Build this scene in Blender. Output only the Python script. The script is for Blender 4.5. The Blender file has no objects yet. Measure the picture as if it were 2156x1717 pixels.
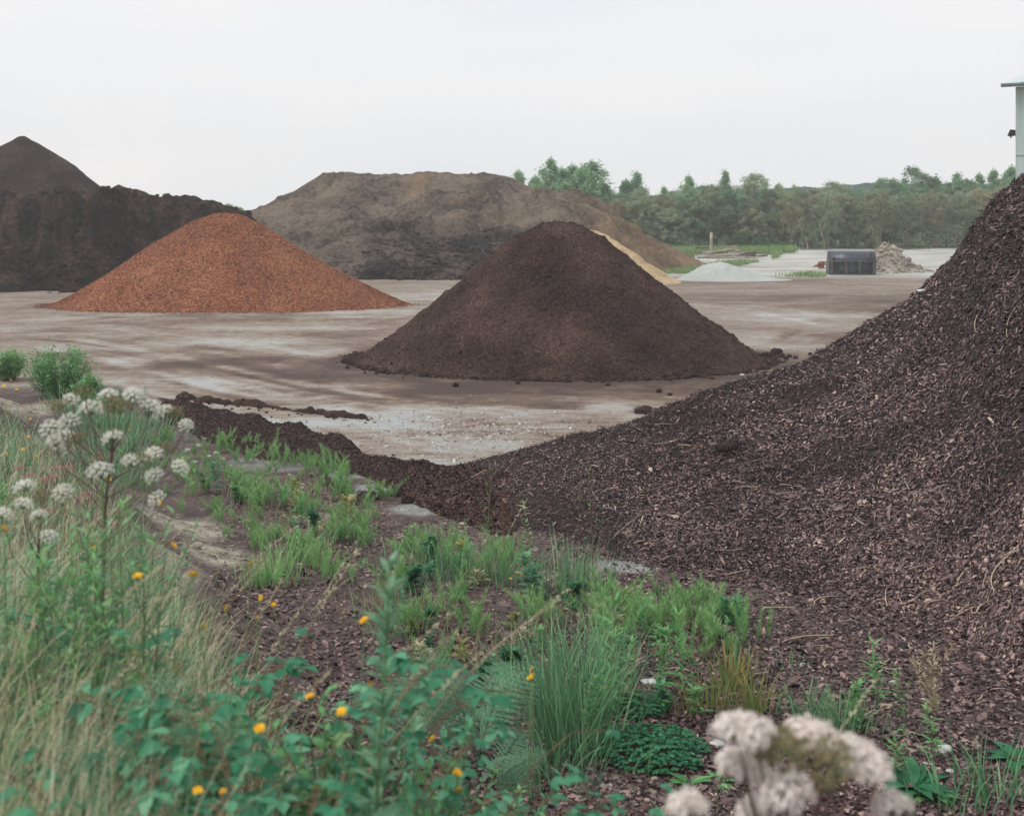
import bpy, math
import numpy as np
from mathutils import Vector, Euler

# ------------------------------------------------------------------ camera, sky, sun
scene = bpy.context.scene
COL = scene.collection
F, YH, H = 2600.0, 465.0, 3.5          # focal length, horizon row and eye height used to turn survey points into metres
cam_d = bpy.data.cameras.new("camera")
cam = bpy.data.objects.new("camera", cam_d)
COL.objects.link(cam)
cam.location = (0, 0, H)
cam.rotation_euler = (math.radians(90), 0, 0)
cam_d.sensor_width = 36
cam_d.lens = 36 * F / 2156
cam_d.shift_y = -(858.5 - YH) / 2156    # view camera with the front standard lowered
cam_d.clip_start = 0.05
cam_d.clip_end = 3000
cam_d.dof.use_dof = True
cam_d.dof.focus_distance = 17
cam_d.dof.aperture_fstop = cam_d.lens / 1000 / 0.0105
scene.camera = cam
scene.view_settings.view_transform = 'Standard'
scene.view_settings.look = 'None'
scene.view_settings.exposure = 0.4
scene.view_settings.gamma = 1.0

SUN_EL, SUN_AZ = math.radians(52), math.radians(-62)    # azimuth from +Y, negative = left of the view
world = bpy.data.worlds.new("World")
scene.world = world
world.use_nodes = True
nt = world.node_tree
bg = nt.nodes['Background']
sky = nt.nodes.new('ShaderNodeTexSky')
sky.sky_type = 'NISHITA'
sky.sun_disc = False
sky.sun_elevation = SUN_EL
sky.sun_rotation = SUN_AZ
sky.dust_density = 4
hsv = nt.nodes.new('ShaderNodeHueSaturation')
hsv.inputs['Saturation'].default_value = 0.4
nt.links.new(sky.outputs[0], hsv.inputs['Color'])
tc = nt.nodes.new('ShaderNodeTexCoord')
mp = nt.nodes.new('ShaderNodeMapping')
mp.inputs['Scale'].default_value = (1.2, 1.2, 7)
nt.links.new(tc.outputs['Generated'], mp.inputs[0])
nz = nt.nodes.new('ShaderNodeTexNoise')
nz.inputs['Scale'].default_value = 2.2
nz.inputs['Detail'].default_value = 4
nt.links.new(mp.outputs[0], nz.inputs['Vector'])
rp = nt.nodes.new('ShaderNodeValToRGB')
rp.color_ramp.elements[0].position = 0.3
rp.color_ramp.elements[0].color = (0.78, 0.805, 0.835, 1)
rp.color_ramp.elements[1].position = 0.7
rp.color_ramp.elements[1].color = (0.885, 0.862, 0.86, 1)
nt.links.new(nz.outputs[0], rp.inputs[0])
vs = nt.nodes.new('ShaderNodeVectorMath')
vs.operation = 'SCALE'
vs.inputs['Scale'].default_value = 8.9
nt.links.new(rp.outputs[0], vs.inputs[0])
mxw = nt.nodes.new('ShaderNodeMix')
mxw.data_type = 'RGBA'
mxw.inputs['Factor'].default_value = 0.9
nt.links.new(hsv.outputs[0], mxw.inputs['A'])
nt.links.new(vs.outputs[0], mxw.inputs['B'])
nt.links.new(mxw.outputs['Result'], bg.inputs['Color'])
bg.inputs['Strength'].default_value = 0.1

sun_d = bpy.data.lights.new("sun", 'SUN')
sun_d.energy = 1.4
sun_d.angle = math.radians(25)
sun_d.color = (1.0, 0.95, 0.88)
sun = bpy.data.objects.new("sun", sun_d)
COL.objects.link(sun)
dirv = Vector((math.sin(SUN_AZ) * math.cos(SUN_EL), math.cos(SUN_AZ) * math.cos(SUN_EL) * -0.4, math.sin(SUN_EL)))
sun.rotation_euler = dirv.to_track_quat('Z', 'Y').to_euler()
sky.sun_rotation = math.atan2(dirv.x, dirv.y)

# ------------------------------------------------------------------ helpers
rng = np.random.default_rng(7)

def hash2(ix, iy, seed):
    h = (ix.astype(np.int64) * 374761393 + iy.astype(np.int64) * 668265263 + seed * 1442695041) & 0x7fffffff
    h = ((h ^ (h >> 13)) * 1274126177) & 0x7fffffff
    h = h ^ (h >> 16)
    return (h & 0xffff) / 65535.0

def vnoise(x, y, seed=0):
    x = np.asarray(x, float); y = np.asarray(y, float)
    ix = np.floor(x); iy = np.floor(y)
    fx = x - ix; fy = y - iy
    fx = fx * fx * (3 - 2 * fx); fy = fy * fy * (3 - 2 * fy)
    a = hash2(ix, iy, seed); b = hash2(ix + 1, iy, seed)
    c = hash2(ix, iy + 1, seed); d = hash2(ix + 1, iy + 1, seed)
    return (a * (1 - fx) + b * fx) * (1 - fy) + (c * (1 - fx) + d * fx) * fy

def fbm(x, y, seed=0, octv=4, gain=0.5):
    s = 0; a = 1; t = 0
    for o in range(octv):
        s = s + a * (vnoise(x * 2 ** o + 13.7 * o, y * 2 ** o - 7.1 * o, seed + o) - 0.5)
        t += a; a *= gain
    return s / t * 2

def sstep(a, b, x):
    t = np.clip((np.asarray(x, float) - a) / (b - a), 0, 1)
    return t * t * (3 - 2 * t)

def P(px, py, d):
    return np.array([(px - 1078) / F * d, d, H - (py - YH) / F * d])

def S(c):                               # sRGB 0-255 to linear
    c = np.array(c, float) / 255
    l = np.where(c <= 0.04045, c / 12.92, ((c + 0.055) / 1.055) ** 2.4)
    return (float(l[0]), float(l[1]), float(l[2]), 1)

class MB:
    """collects vertices, faces, a per-vertex tint and a material index; builds ONE mesh object"""
    def __init__(self):
        self.v = []; self.t = []; self.f = []; self.n = 0
    def add(self, verts, faces, tint=0.5, mi=0, sm=None):
        verts = np.asarray(verts, float).reshape(-1, 3)
        if len(verts) == 0: return self
        t = np.broadcast_to(np.asarray(tint, float), (len(verts),))
        if not isinstance(faces, list): faces = [faces]
        for fa in faces:
            fa = np.asarray(fa, np.int64)
            if fa.size: self.f.append((fa + self.n, mi, sm))
        self.v.append(verts); self.t.append(t); self.n += len(verts)
        return self
    def mesh(self, name, mats, smooth=True):
        me = bpy.data.meshes.new(name)
        v = np.concatenate(self.v); t = np.concatenate(self.t)
        me.vertices.add(len(v)); me.vertices.foreach_set('co', v.astype(np.float32).ravel())
        li = np.concatenate([f.ravel() for f, _, _ in self.f])
        tot = np.concatenate([np.full(len(f), f.shape[1]) for f, _, _ in self.f])
        mi = np.concatenate([np.full(len(f), m) for f, m, _ in self.f])
        sms = np.concatenate([np.full(len(f), smooth if q is None else q) for f, _, q in self.f])
        st = np.concatenate([[0], np.cumsum(tot)[:-1]])
        me.loops.add(len(li)); me.loops.foreach_set('vertex_index', li.astype(np.int32))
        me.polygons.add(len(tot)); me.polygons.foreach_set('loop_start', st.astype(np.int32))
        me.polygons.foreach_set('loop_total', tot.astype(np.int32))
        me.polygons.foreach_set('material_index', mi.astype(np.int32))
        me.polygons.foreach_set('use_smooth', sms.astype(bool))
        a = me.attributes.new('tint', 'FLOAT', 'POINT'); a.data.foreach_set('value', t.astype(np.float32))
        for m in (mats if isinstance(mats, (list, tuple)) else [mats]): me.materials.append(m)
        me.update(calc_edges=True); me.validate()
        return me
    def build(self, name, mats, parent=None, smooth=True, loc=None):
        o = bpy.data.objects.new(name, self.mesh(name, mats, smooth))
        COL.objects.link(o)
        if parent is not None: o.parent = parent
        if loc is not None: o.location = loc
        return o

def tag(o, label=None, cat=None, group=None, kind=None):
    if label: o['label'] = label
    if cat: o['category'] = cat
    if group: o['group'] = group
    if kind: o['kind'] = kind
    return o

def thing(name, loc, label, cat, group=None, rz=0.0):
    o = bpy.data.objects.new(name, None); COL.objects.link(o)
    o.empty_display_size = 0.1
    o.location = [float(c) for c in loc]; o.rotation_euler = (0, 0, rz)
    return tag(o, label, cat, group)

def dup(o, loc, rz=0.0, sc=1.0, label=None, group=None, tilt=(0, 0)):
    c = o.copy(); COL.objects.link(c)
    c.location = [float(q) for q in loc]; c.rotation_euler = (tilt[0], tilt[1], rz)
    c.scale = (sc, sc, sc) if np.isscalar(sc) else sc
    if label: c['label'] = label
    if group: c['group'] = group
    for ch in o.children:
        k = ch.copy(); COL.objects.link(k); k.parent = c
        for g in ch.children:
            q = g.copy(); COL.objects.link(q); q.parent = k
    return c

# ---- geometry pieces (all return verts, faces)
def grid_faces(nx, ny):
    i = np.arange(nx - 1)[None, :]; j = np.arange(ny - 1)[:, None]
    a = j * nx + i
    return np.stack([a, a + 1, a + nx + 1, a + nx], -1).reshape(-1, 4)

def box(c, s, rz=0.0, bev=0.0):
    x, y, z = s[0] / 2, s[1] / 2, s[2] / 2
    v = np.array([[-x, -y, -z], [x, -y, -z], [x, y, -z], [-x, y, -z], [-x, -y, z], [x, -y, z], [x, y, z], [-x, y, z]])
    f = np.array([[0, 3, 2, 1], [4, 5, 6, 7], [0, 1, 5, 4], [1, 2, 6, 5], [2, 3, 7, 6], [3, 0, 4, 7]])
    cr, sr = math.cos(rz), math.sin(rz)
    v = np.stack([v[:, 0] * cr - v[:, 1] * sr, v[:, 0] * sr + v[:, 1] * cr, v[:, 2]], -1) + np.array(c)
    return v, f

def tube(path, rad, n=6, cap=True):
    path = np.asarray(path, float); k = len(path)
    rad = np.broadcast_to(np.asarray(rad, float), (k,))
    tg = np.gradient(path, axis=0); tg /= np.linalg.norm(tg, axis=1, keepdims=True) + 1e-9
    ref = np.array([0.31, 0.17, 0.93]) if abs(tg[0] @ np.array([0.31, 0.17, 0.93])) < 0.8 else np.array([0.9, -0.4, 0.1])
    u = np.cross(tg, ref); u /= np.linalg.norm(u, axis=1, keepdims=True) + 1e-9
    w = np.cross(tg, u)
    an = np.arange(n) / n * 2 * math.pi
    v = path[:, None] + rad[:, None, None] * (np.cos(an)[None, :, None] * u[:, None] + np.sin(an)[None, :, None] * w[:, None])
    f = []
    for j in range(k - 1):
        for i in range(n):
            f.append((j * n + i, j * n + (i + 1) % n, (j + 1) * n + (i + 1) % n, (j + 1) * n + i))
    fs = [np.array(f)]
    if cap: fs.append(np.array([[(k - 1) * n + i for i in range(n)]]))
    return v.reshape(-1, 3), fs

def blades(base, h, az, bend, width, k=5, r=rng, twist=None):
    """ribbons: base Nx3, height h, lean azimuth, bend 0..1.5"""
    n = len(base)
    t = np.linspace(0, 1, k)[None, :]
    h = np.broadcast_to(h, (n,))[:, None]; bend = np.broadcast_to(bend, (n,))[:, None]; az = np.broadcast_to(az, (n,))[:, None]
    width = np.broadcast_to(width, (n,))[:, None]
    th = bend * t                                  # angle from vertical grows along the blade
    ds = h / (k - 1)
    r_ = np.concatenate([np.zeros((n, 1)), np.cumsum(np.sin(th[:, 1:]) * ds, 1)], 1)
    z_ = np.concatenate([np.zeros((n, 1)), np.cumsum(np.cos(th[:, 1:]) * ds, 1)], 1)
    c = base[:, None, :] + np.stack([np.cos(az) * r_, np.sin(az) * r_, z_], -1)
    wa = (az + math.pi / 2 + r.normal(0, 0.7, (n, 1))) if twist is None else az + math.pi / 2 + twist
    wv = np.stack([np.cos(wa), np.sin(wa), np.zeros_like(wa)], -1)
    w = (width * np.clip(1 - t ** 2.2, 0.06, 1) * 0.5)[..., None] * wv
    v = np.stack([c - w, c + w], 2).reshape(-1, 3)
    b = (np.arange(n) * 2 * k)[:, None] + (np.arange(k - 1) * 2)[None, :]
    f = np.stack([b, b + 1, b + 3, b + 2], -1).reshape(-1, 4)
    return v, f, c

def unit(a):
    return a / (np.linalg.norm(a, axis=-1, keepdims=True) + 1e-9)

def kites(c, d, nrm, L, W, fold=0.15, mid=0.42):
    """n simple two-quad leaves starting at c along d"""
    n = len(c); d = unit(d); s = unit(np.cross(d, nrm)); up = np.cross(s, d)
    L = np.broadcast_to(L, (n,))[:, None]; W = np.broadcast_to(W, (n,))[:, None]
    tip = c + d * L - up * L * 0.12
    M = c + d * L * mid
    l = M - s * W / 2 + up * W * fold; r = M + s * W / 2 + up * W * fold
    v = np.stack([c, l, M, r, tip], 1).reshape(-1, 3)
    b = np.arange(n) * 5
    f = np.concatenate([np.stack([b, b + 2, b + 4, b + 1], -1), np.stack([b, b + 3, b + 4, b + 2], -1)])
    return v, f

def leaves7(c, d, nrm, L, W, fold=0.12, droop=0.2):
    n = len(c); d = unit(d); s = unit(np.cross(d, nrm)); up = np.cross(s, d)
    L = np.broadcast_to(L, (n,))[:, None]; W = np.broadcast_to(W, (n,))[:, None]
    def pt(t, w): return c + d * L * t - up * L * droop * t * t + s * W * w + up * W * fold * abs(w) * 2
    v = np.stack([c, pt(.22, -.36), pt(.55, -.46), pt(1, 0), pt(.55, .46), pt(.22, .36), pt(.45, 0)], 1).reshape(-1, 3)
    b = (np.arange(n) * 7)[:, None]
    q = np.concatenate([b + np.array([[0, 6, 2, 1]]), b + np.array([[0, 5, 4, 6]])])
    t3 = np.concatenate([b + np.array([[6, 3, 2]]), b + np.array([[6, 4, 3]])])
    return v, [q, t3]

def ico(sub=1):
    t = (1 + 5 ** .5) / 2
    v = [(-1, t, 0), (1, t, 0), (-1, -t, 0), (1, -t, 0), (0, -1, t), (0, 1, t), (0, -1, -t), (0, 1, -t), (t, 0, -1), (t, 0, 1), (-t, 0, -1), (-t, 0, 1)]
    f = [(0, 11, 5), (0, 5, 1), (0, 1, 7), (0, 7, 10), (0, 10, 11), (1, 5, 9), (5, 11, 4), (11, 10, 2), (10, 7, 6), (7, 1, 8),
         (3, 9, 4), (3, 4, 2), (3, 2, 6), (3, 6, 8), (3, 8, 9), (4, 9, 5), (2, 4, 11), (6, 2, 10), (8, 6, 7), (9, 8, 1)]
    v = [np.array(p) / np.linalg.norm(p) for p in v]
    for _ in range(sub):
        cache = {}; nf = []
        def m(a, b):
            k = (min(a, b), max(a, b))
            if k not in cache:
                p = v[a] + v[b]; v.append(p / np.linalg.norm(p)); cache[k] = len(v) - 1
            return cache[k]
        for a, b, c in f:
            x, y, z = m(a, b), m(b, c), m(c, a)
            nf += [(a, x, z), (b, y, x), (c, z, y), (x, y, z)]
        f = nf
    return np.array(v), np.array(f)
ICO1 = ico(1); ICO2 = ico(2); ICO3 = ico(3)

def lump(sub, size, seed, rough=0.3):
    v, f = [ICO1, ICO2, ICO3][sub - 1]
    n = fbm(v[:, 0] * 1.6 + v[:, 2] * 1.1 + seed * 3.1, v[:, 1] * 1.6 - v[:, 2] * .8, seed, 4)
    return v * (1 + rough * n)[:, None] * np.asarray(size, float), f

# ------------------------------------------------------------------ materials
def newmat(name):
    m = bpy.data.materials.new(name); m.use_nodes = True
    n = m.node_tree.nodes; n.clear()
    out = n.new('ShaderNodeOutputMaterial')
    return m, m.node_tree, out

def nd(t, ty, **kw):
    n = t.nodes.new(ty)
    for k, v in kw.items():
        if k.startswith('i_'): n.inputs[k[2:].replace('_', ' ')].default_value = v
        else: setattr(n, k, v)
    return n

def ramp(t, fac, stops):
    r = t.nodes.new('ShaderNodeValToRGB')
    e = r.color_ramp.elements
    while len(e) < len(stops): e.new(0.5)
    for q, (p, c) in zip(e, stops): q.position = p; q.color = c
    t.links.new(fac, r.inputs[0])
    return r.outputs[0]

def mixc(t, fac, a, b, mode='MIX'):
    m = nd(t, 'ShaderNodeMix', data_type='RGBA', blend_type=mode)
    for s, v in (('Factor', fac), ('A', a), ('B', b)):
        if hasattr(v, 'links'): t.links.new(v, m.inputs[s])
        else: m.inputs[s].default_value = v
    return m.outputs['Result']

def math_(t, op, a, b=None, clamp=False):
    m = nd(t, 'ShaderNodeMath', operation=op, use_clamp=clamp)
    for i, v in enumerate((a, b)):
        if v is None: continue
        if hasattr(v, 'links'): t.links.new(v, m.inputs[i])
        else: m.inputs[i].default_value = v
    return m.outputs[0]

def noise(t, vec, scale, detail=4, rough=0.6):
    n = nd(t, 'ShaderNodeTexNoise', i_Scale=scale, i_Detail=detail, i_Roughness=rough)
    t.links.new(vec, n.inputs['Vector'])
    return n.outputs[0]

def posn(t, scale=(1, 1, 1), rz=0.0, loc=(0, 0, 0)):
    g = t.nodes.new('ShaderNodeNewGeometry')
    m = nd(t, 'ShaderNodeMapping', i_Scale=scale, i_Rotation=(0, 0, rz), i_Location=loc)
    t.links.new(g.outputs['Position'], m.inputs[0])
    return m.outputs[0]

def finish(t, out, col, rough=0.9, height=None, bstr=0.5, bdist=0.02, spec=0.2):
    b = nd(t, 'ShaderNodeBsdfPrincipled')
    for s, v in (('Base Color', col), ('Roughness', rough)):
        if hasattr(v, 'links'): t.links.new(v, b.inputs[s])
        else: b.inputs[s].default_value = v
    b.inputs['Specular IOR Level'].default_value = spec
    if height is not None:
        bp = nd(t, 'ShaderNodeBump', i_Strength=bstr, i_Distance=bdist)
        t.links.new(height, bp.inputs['Height']); t.links.new(bp.outputs[0], b.inputs['Normal'])
    t.links.new(b.outputs[0], out.inputs[0])

def soil_mat(name, stops, big=0.4, fine=9, bdist=0.05, bstr=0.7, tintw=0.0, grain=None, mixbig=0.5):
    """granular earth: large drifts + fine grain, with optional tint attribute"""
    m, t, out = newmat(name)
    p = posn(t)
    a = noise(t, p, big, 4); b = noise(t, p, fine, 6, 0.7)
    f = math_(t, 'ADD', math_(t, 'MULTIPLY', a, mixbig), math_(t, 'MULTIPLY', b, 1 - mixbig))
    if tintw:
        at = nd(t, 'ShaderNodeAttribute', attribute_name='tint')
        f = math_(t, 'ADD', f, math_(t, 'MULTIPLY', math_(t, 'SUBTRACT', at.outputs['Fac'], 0.5), tintw))
    col = ramp(t, f, [(.5 + (q - .5) * .62, c) for q, c in stops])
    h = b
    if grain:
        vo = nd(t, 'ShaderNodeTexVoronoi', i_Scale=grain[0]); t.links.new(p, vo.inputs['Vector'])
        sp = nd(t, 'ShaderNodeSeparateColor'); t.links.new(vo.outputs['Color'], sp.inputs[0])
        g = ramp(t, sp.outputs[0], grain[1])
        col = mixc(t, grain[2], col, g, grain[3] if len(grain) > 3 else 'MULTIPLY')
        h = math_(t, 'ADD', b, math_(t, 'MULTIPLY', vo.outputs['Distance'], -0.8))
    finish(t, out, col, 0.95, h, bstr, bdist, 0.15)
    return m

def leaf_mat(name, stops, rand=0.12, trans=0.3, rough=0.6):
    m, t, out = newmat(name)
    at = nd(t, 'ShaderNodeAttribute', attribute_name='tint')
    oi = nd(t, 'ShaderNodeObjectInfo')
    f = math_(t, 'ADD', at.outputs['Fac'], math_(t, 'MULTIPLY', math_(t, 'SUBTRACT', oi.outputs['Random'], 0.5), rand))
    col = ramp(t, f, stops)
    b = nd(t, 'ShaderNodeBsdfPrincipled', i_Roughness=rough)
    b.inputs['Specular IOR Level'].default_value = 0.25
    t.links.new(col, b.inputs['Base Color'])
    tr = nd(t, 'ShaderNodeBsdfTranslucent'); t.links.new(col, tr.inputs[0])
    mx = nd(t, 'ShaderNodeMixShader', i_Fac=trans)
    t.links.new(b.outputs[0], mx.inputs[1]); t.links.new(tr.outputs[0], mx.inputs[2])
    t.links.new(mx.outputs[0], out.inputs[0])
    return m

def plain_mat(name, c1, c2, scale=6, rough=0.6, metal=0.0, bdist=0.004, spec=0.4):
    m, t, out = newmat(name)
    p = posn(t)
    n1 = noise(t, p, scale, 6, 0.65)
    col = ramp(t, n1, [(0.35, c1), (0.68, c2)])
    finish(t, out, col, rough, n1, 0.4, bdist, spec)
    m.node_tree.nodes['Principled BSDF'].inputs['Metallic'].default_value = metal
    return m
# ------------------------------------------------------------------ terrain
def bank_s(x, y): return -0.873 * (x - 0.5) - 0.488 * (y - 6)

def gz(x, y):
    x = np.asarray(x, float); y = np.asarray(y, float)
    s = bank_s(x, y) + 0.55 * fbm(x * .45, y * .45, 3, 3)
    fade = 1 - sstep(19.5, 25, y)
    b = 1.9 * sstep(-0.5, 3.5, s) * fade
    rough = np.clip(b * 3, 0, 1)
    z = b + rough * (0.13 * fbm(x * 1.3, y * 1.3, 11, 5) + .06 * fbm(x * 6, y * 6, 12, 4) - .09 * np.exp(-(fbm(x * 1.9, y * 1.9, 14, 3) / .09) ** 2))
    z = z + 0.03 * fbm(x * .25, y * .25, 21, 4) + 0.012 * fbm(x * 2.2, y * 2.2, 22, 3) * (y < 60)
    rise = sstep(77, 97, y + 1.2 * fbm(x * .12, y * .12, 5, 3))
    z = z + 1.2 * rise + 0.22 * rise * fbm(x * .2, y * .35, 6, 4)
    z = z + 0.16 * np.exp(-((x - .75) / .55) ** 2 - ((y - 6.7) / .4) ** 2)
    return z

def G(px, py, lift=0.0):
    """point of the ground seen at a survey pixel"""
    d = np.concatenate([np.arange(1.2, 30, .02), np.arange(30, 130, .1)])
    x = (px - 1078) / F * d; z = H - (py - YH) / F * d
    hit = np.nonzero(z <= gz(x, d))[0]
    i = hit[0] if len(hit) else len(d) - 1
    return np.array([x[i], d[i], float(gz(x[i], d[i])) + lift])

def axis(lo, hi, step, far, grow=1.16):
    c = list(np.arange(lo, hi, step)); a = [c[-1]]; s = step
    while a[-1] < far[1]: s = min(s * grow, 25); a.append(a[-1] + s)
    b = [c[0]]; s = step
    while b[-1] > far[0]: s = min(s * grow, 25); b.append(b[-1] - s)
    return np.array(b[:0:-1] + c + a[1:])

gx = axis(-13, 9, .075, (-200, 200)); gy = axis(1.5, 27, .075, (-30, 190), 1.03)
GX, GY = np.meshgrid(gx, gy)
GZ = gz(GX, GY)
s0 = bank_s(GX, GY)
# what lies on the ground where: mask R = dark bark-strewn soil, G = pale clay, B = brown/pale drift on the yard, A = grey asphalt showing
near_e = np.interp(GX / np.maximum(GY, .5), [-.32, -.24, -.145, -.10, -.05, .05, .3], [26, 20.5, 17.8, 16, 15.6, 17, 18])
R = sstep(.6, -.4, (GY - near_e) / 1.2 + .5 * fbm(GX * .9, GY * .9, 31, 4))
def blob(px, py, rx, ry, lift=0):
    g = G(px, py)
    w = rx / F * g[1]; l = ry / F * g[1] * g[1] / max(H - g[2], .5)
    q = ((GX - g[0]) / w) ** 2 + ((GY - g[1]) / l) ** 2
    return np.clip(np.exp(-np.maximum(q + 1.3 * fbm(GX * 1.3 + px, GY * 1.3, 77, 5), 0)) * 1.1, 0, 1)
C = np.zeros_like(R)
for px, py, rx, ry in [(380, 1110, 95, 45), (350, 1180, 80, 40), (470, 1170, 80, 30), (20, 860, 70, 60), (70, 930, 60, 50),
                       (1310, 1660, 110, 50), (1240, 1690, 70, 40), (1600, 1650, 90, 60), (1130, 1215, 60, 12), (880, 1170, 50, 10),
                       (660, 1090, 45, 12)]:
    C = np.maximum(C, 1.1 * blob(px, py, rx, ry))
A = np.zeros_like(R)
for px, py, rx, ry in [(1290, 1193, 95, 14), (810, 1030, 80, 13), (880, 1075, 70, 16), (620, 985, 80, 14), (720, 1000, 70, 12), (530, 975, 60, 16)]:
    A = np.maximum(A, (1.4 if px > 750 else .75) * blob(px, py, rx, ry))
A = np.clip(A, 0, 1)
B = np.full_like(R, .5)
for px, py, rx, ry, w in [(500, 765, 190, 16, .42), (640, 790, 130, 14, .4), (880, 835, 200, 14, .25), (300, 690, 170, 10, .12), (1200, 815, 300, 14, .42),
                          (1010, 815, 110, 16, .25), (1700, 628, 260, 9, .22), (1800, 650, 160, 8, .15), (700, 705, 90, 7, .2), (500, 665, 420, 9, .2),
                          (1520, 590, 250, 7, .18), (1500, 800, 160, 10, .25), (440, 840, 120, 8, .1), (640, 850, 140, 6, .12), (1150, 850, 80, 8, .25),
                          (840, 893, 60, 12, -.42), (690, 888, 85, 10, -.3), (850, 865, 60, 10, -.22), (990, 943, 120, 16, -.26), (1290, 855, 75, 9, -.4), (880, 925, 90, 9, -.2),
                          (1150, 870, 130, 9, -.22), (520, 720, 130, 7, -.25), (300, 757, 90, 7, -.28), (700, 740, 60, 7, -.25), (430, 800, 160, 6, -.25),
                          (800, 660, 260, 9, -.3), (900, 625, 140, 10, -.25), (200, 668, 150, 9, -.25), (1750, 668, 190, 9, -.3), (1640, 720, 150, 12, -.2), (560, 690, 260, 6, -.2)]:
    B = B + w * blob(px, py, rx, ry)
# wheel tracks: pairs of shallow ruts swung through the yard
def polydist(X, Y, pts):
    best = np.full(X.shape, 1e9)
    for (x0, y0), (x1, y1) in zip(pts[:-1], pts[1:]):
        ex, ey = x1 - x0, y1 - y0
        t = np.clip(((X - x0) * ex + (Y - y0) * ey) / (ex * ex + ey * ey), 0, 1)
        best = np.minimum(best, np.hypot(X - x0 - ex * t, Y - y0 - ey * t))
    return best
def smooth_line(pix):
    p = np.array([G(a, b)[:2] for a, b in pix]); q = np.linspace(0, 1, len(p)); qq = np.linspace(0, 1, 26)
    return np.stack([np.interp(qq, q, p[:, 0]), np.interp(qq, q, p[:, 1])], -1)
NEAR = (GY > 14) & (GY < 60)
for pix, w in [([(180, 745), (420, 790), (640, 840), (860, 880), (1080, 930)], .20), ([(120, 720), (330, 760), (560, 815), (800, 850), (1050, 880), (1300, 880)], -.17), ([(60, 700), (300, 725), (560, 760), (760, 800), (1000, 835), (1350, 850)], .16),
               ([(0, 690), (250, 700), (520, 735), (720, 780), (900, 840)], -.14), ([(330, 800), (560, 850), (760, 900), (980, 950)], -.16), ([(100, 665), (450, 690), (800, 690), (1000, 650), (1200, 620)], .12), ([(1450, 820), (1560, 790), (1700, 720), (1800, 660), (1950, 620)], .14), ([(1500, 640), (1640, 655), (1800, 690)], -.12),
               ([(1450, 610), (1700, 616), (1950, 606)], .13), ([(600, 640), (850, 655), (950, 640)], .1)]:
    ln = smooth_line(pix)
    D = np.full(GX.shape, 9.0); D[NEAR] = polydist(GX[NEAR], GY[NEAR], ln)
    wd = .16 + .0028 * GY
    rut = np.exp(-((D - .85) / wd) ** 2) + .5 * np.exp(-((D - .25) / wd) ** 2)
    brk = np.clip(.55 + 1.3 * fbm(GX * .5, GY * .5, 300 + int(pix[0][0]), 4), 0, 1.3)
    B = B + 2.0 * w * rut * brk
    GZ = GZ - .022 * np.exp(-((D - .85) / wd) ** 2) * np.clip(brk, 0, 1) * (GY < 40)
tb = np.sqrt(((GX - 1.236) / 5.45) ** 2 + ((GY - 31.5) / 4.7) ** 2)
B = B + .5 * np.exp(-((tb - 1.0) / .10) ** 2) * np.clip(.7 + 1.2 * fbm(GX * .9, GY * .9, 330, 4), 0, 1.5)
g_mesh = MB()
g_mesh.add(np.stack([GX, GY, GZ], -1), grid_faces(len(gx), len(gy)))

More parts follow.
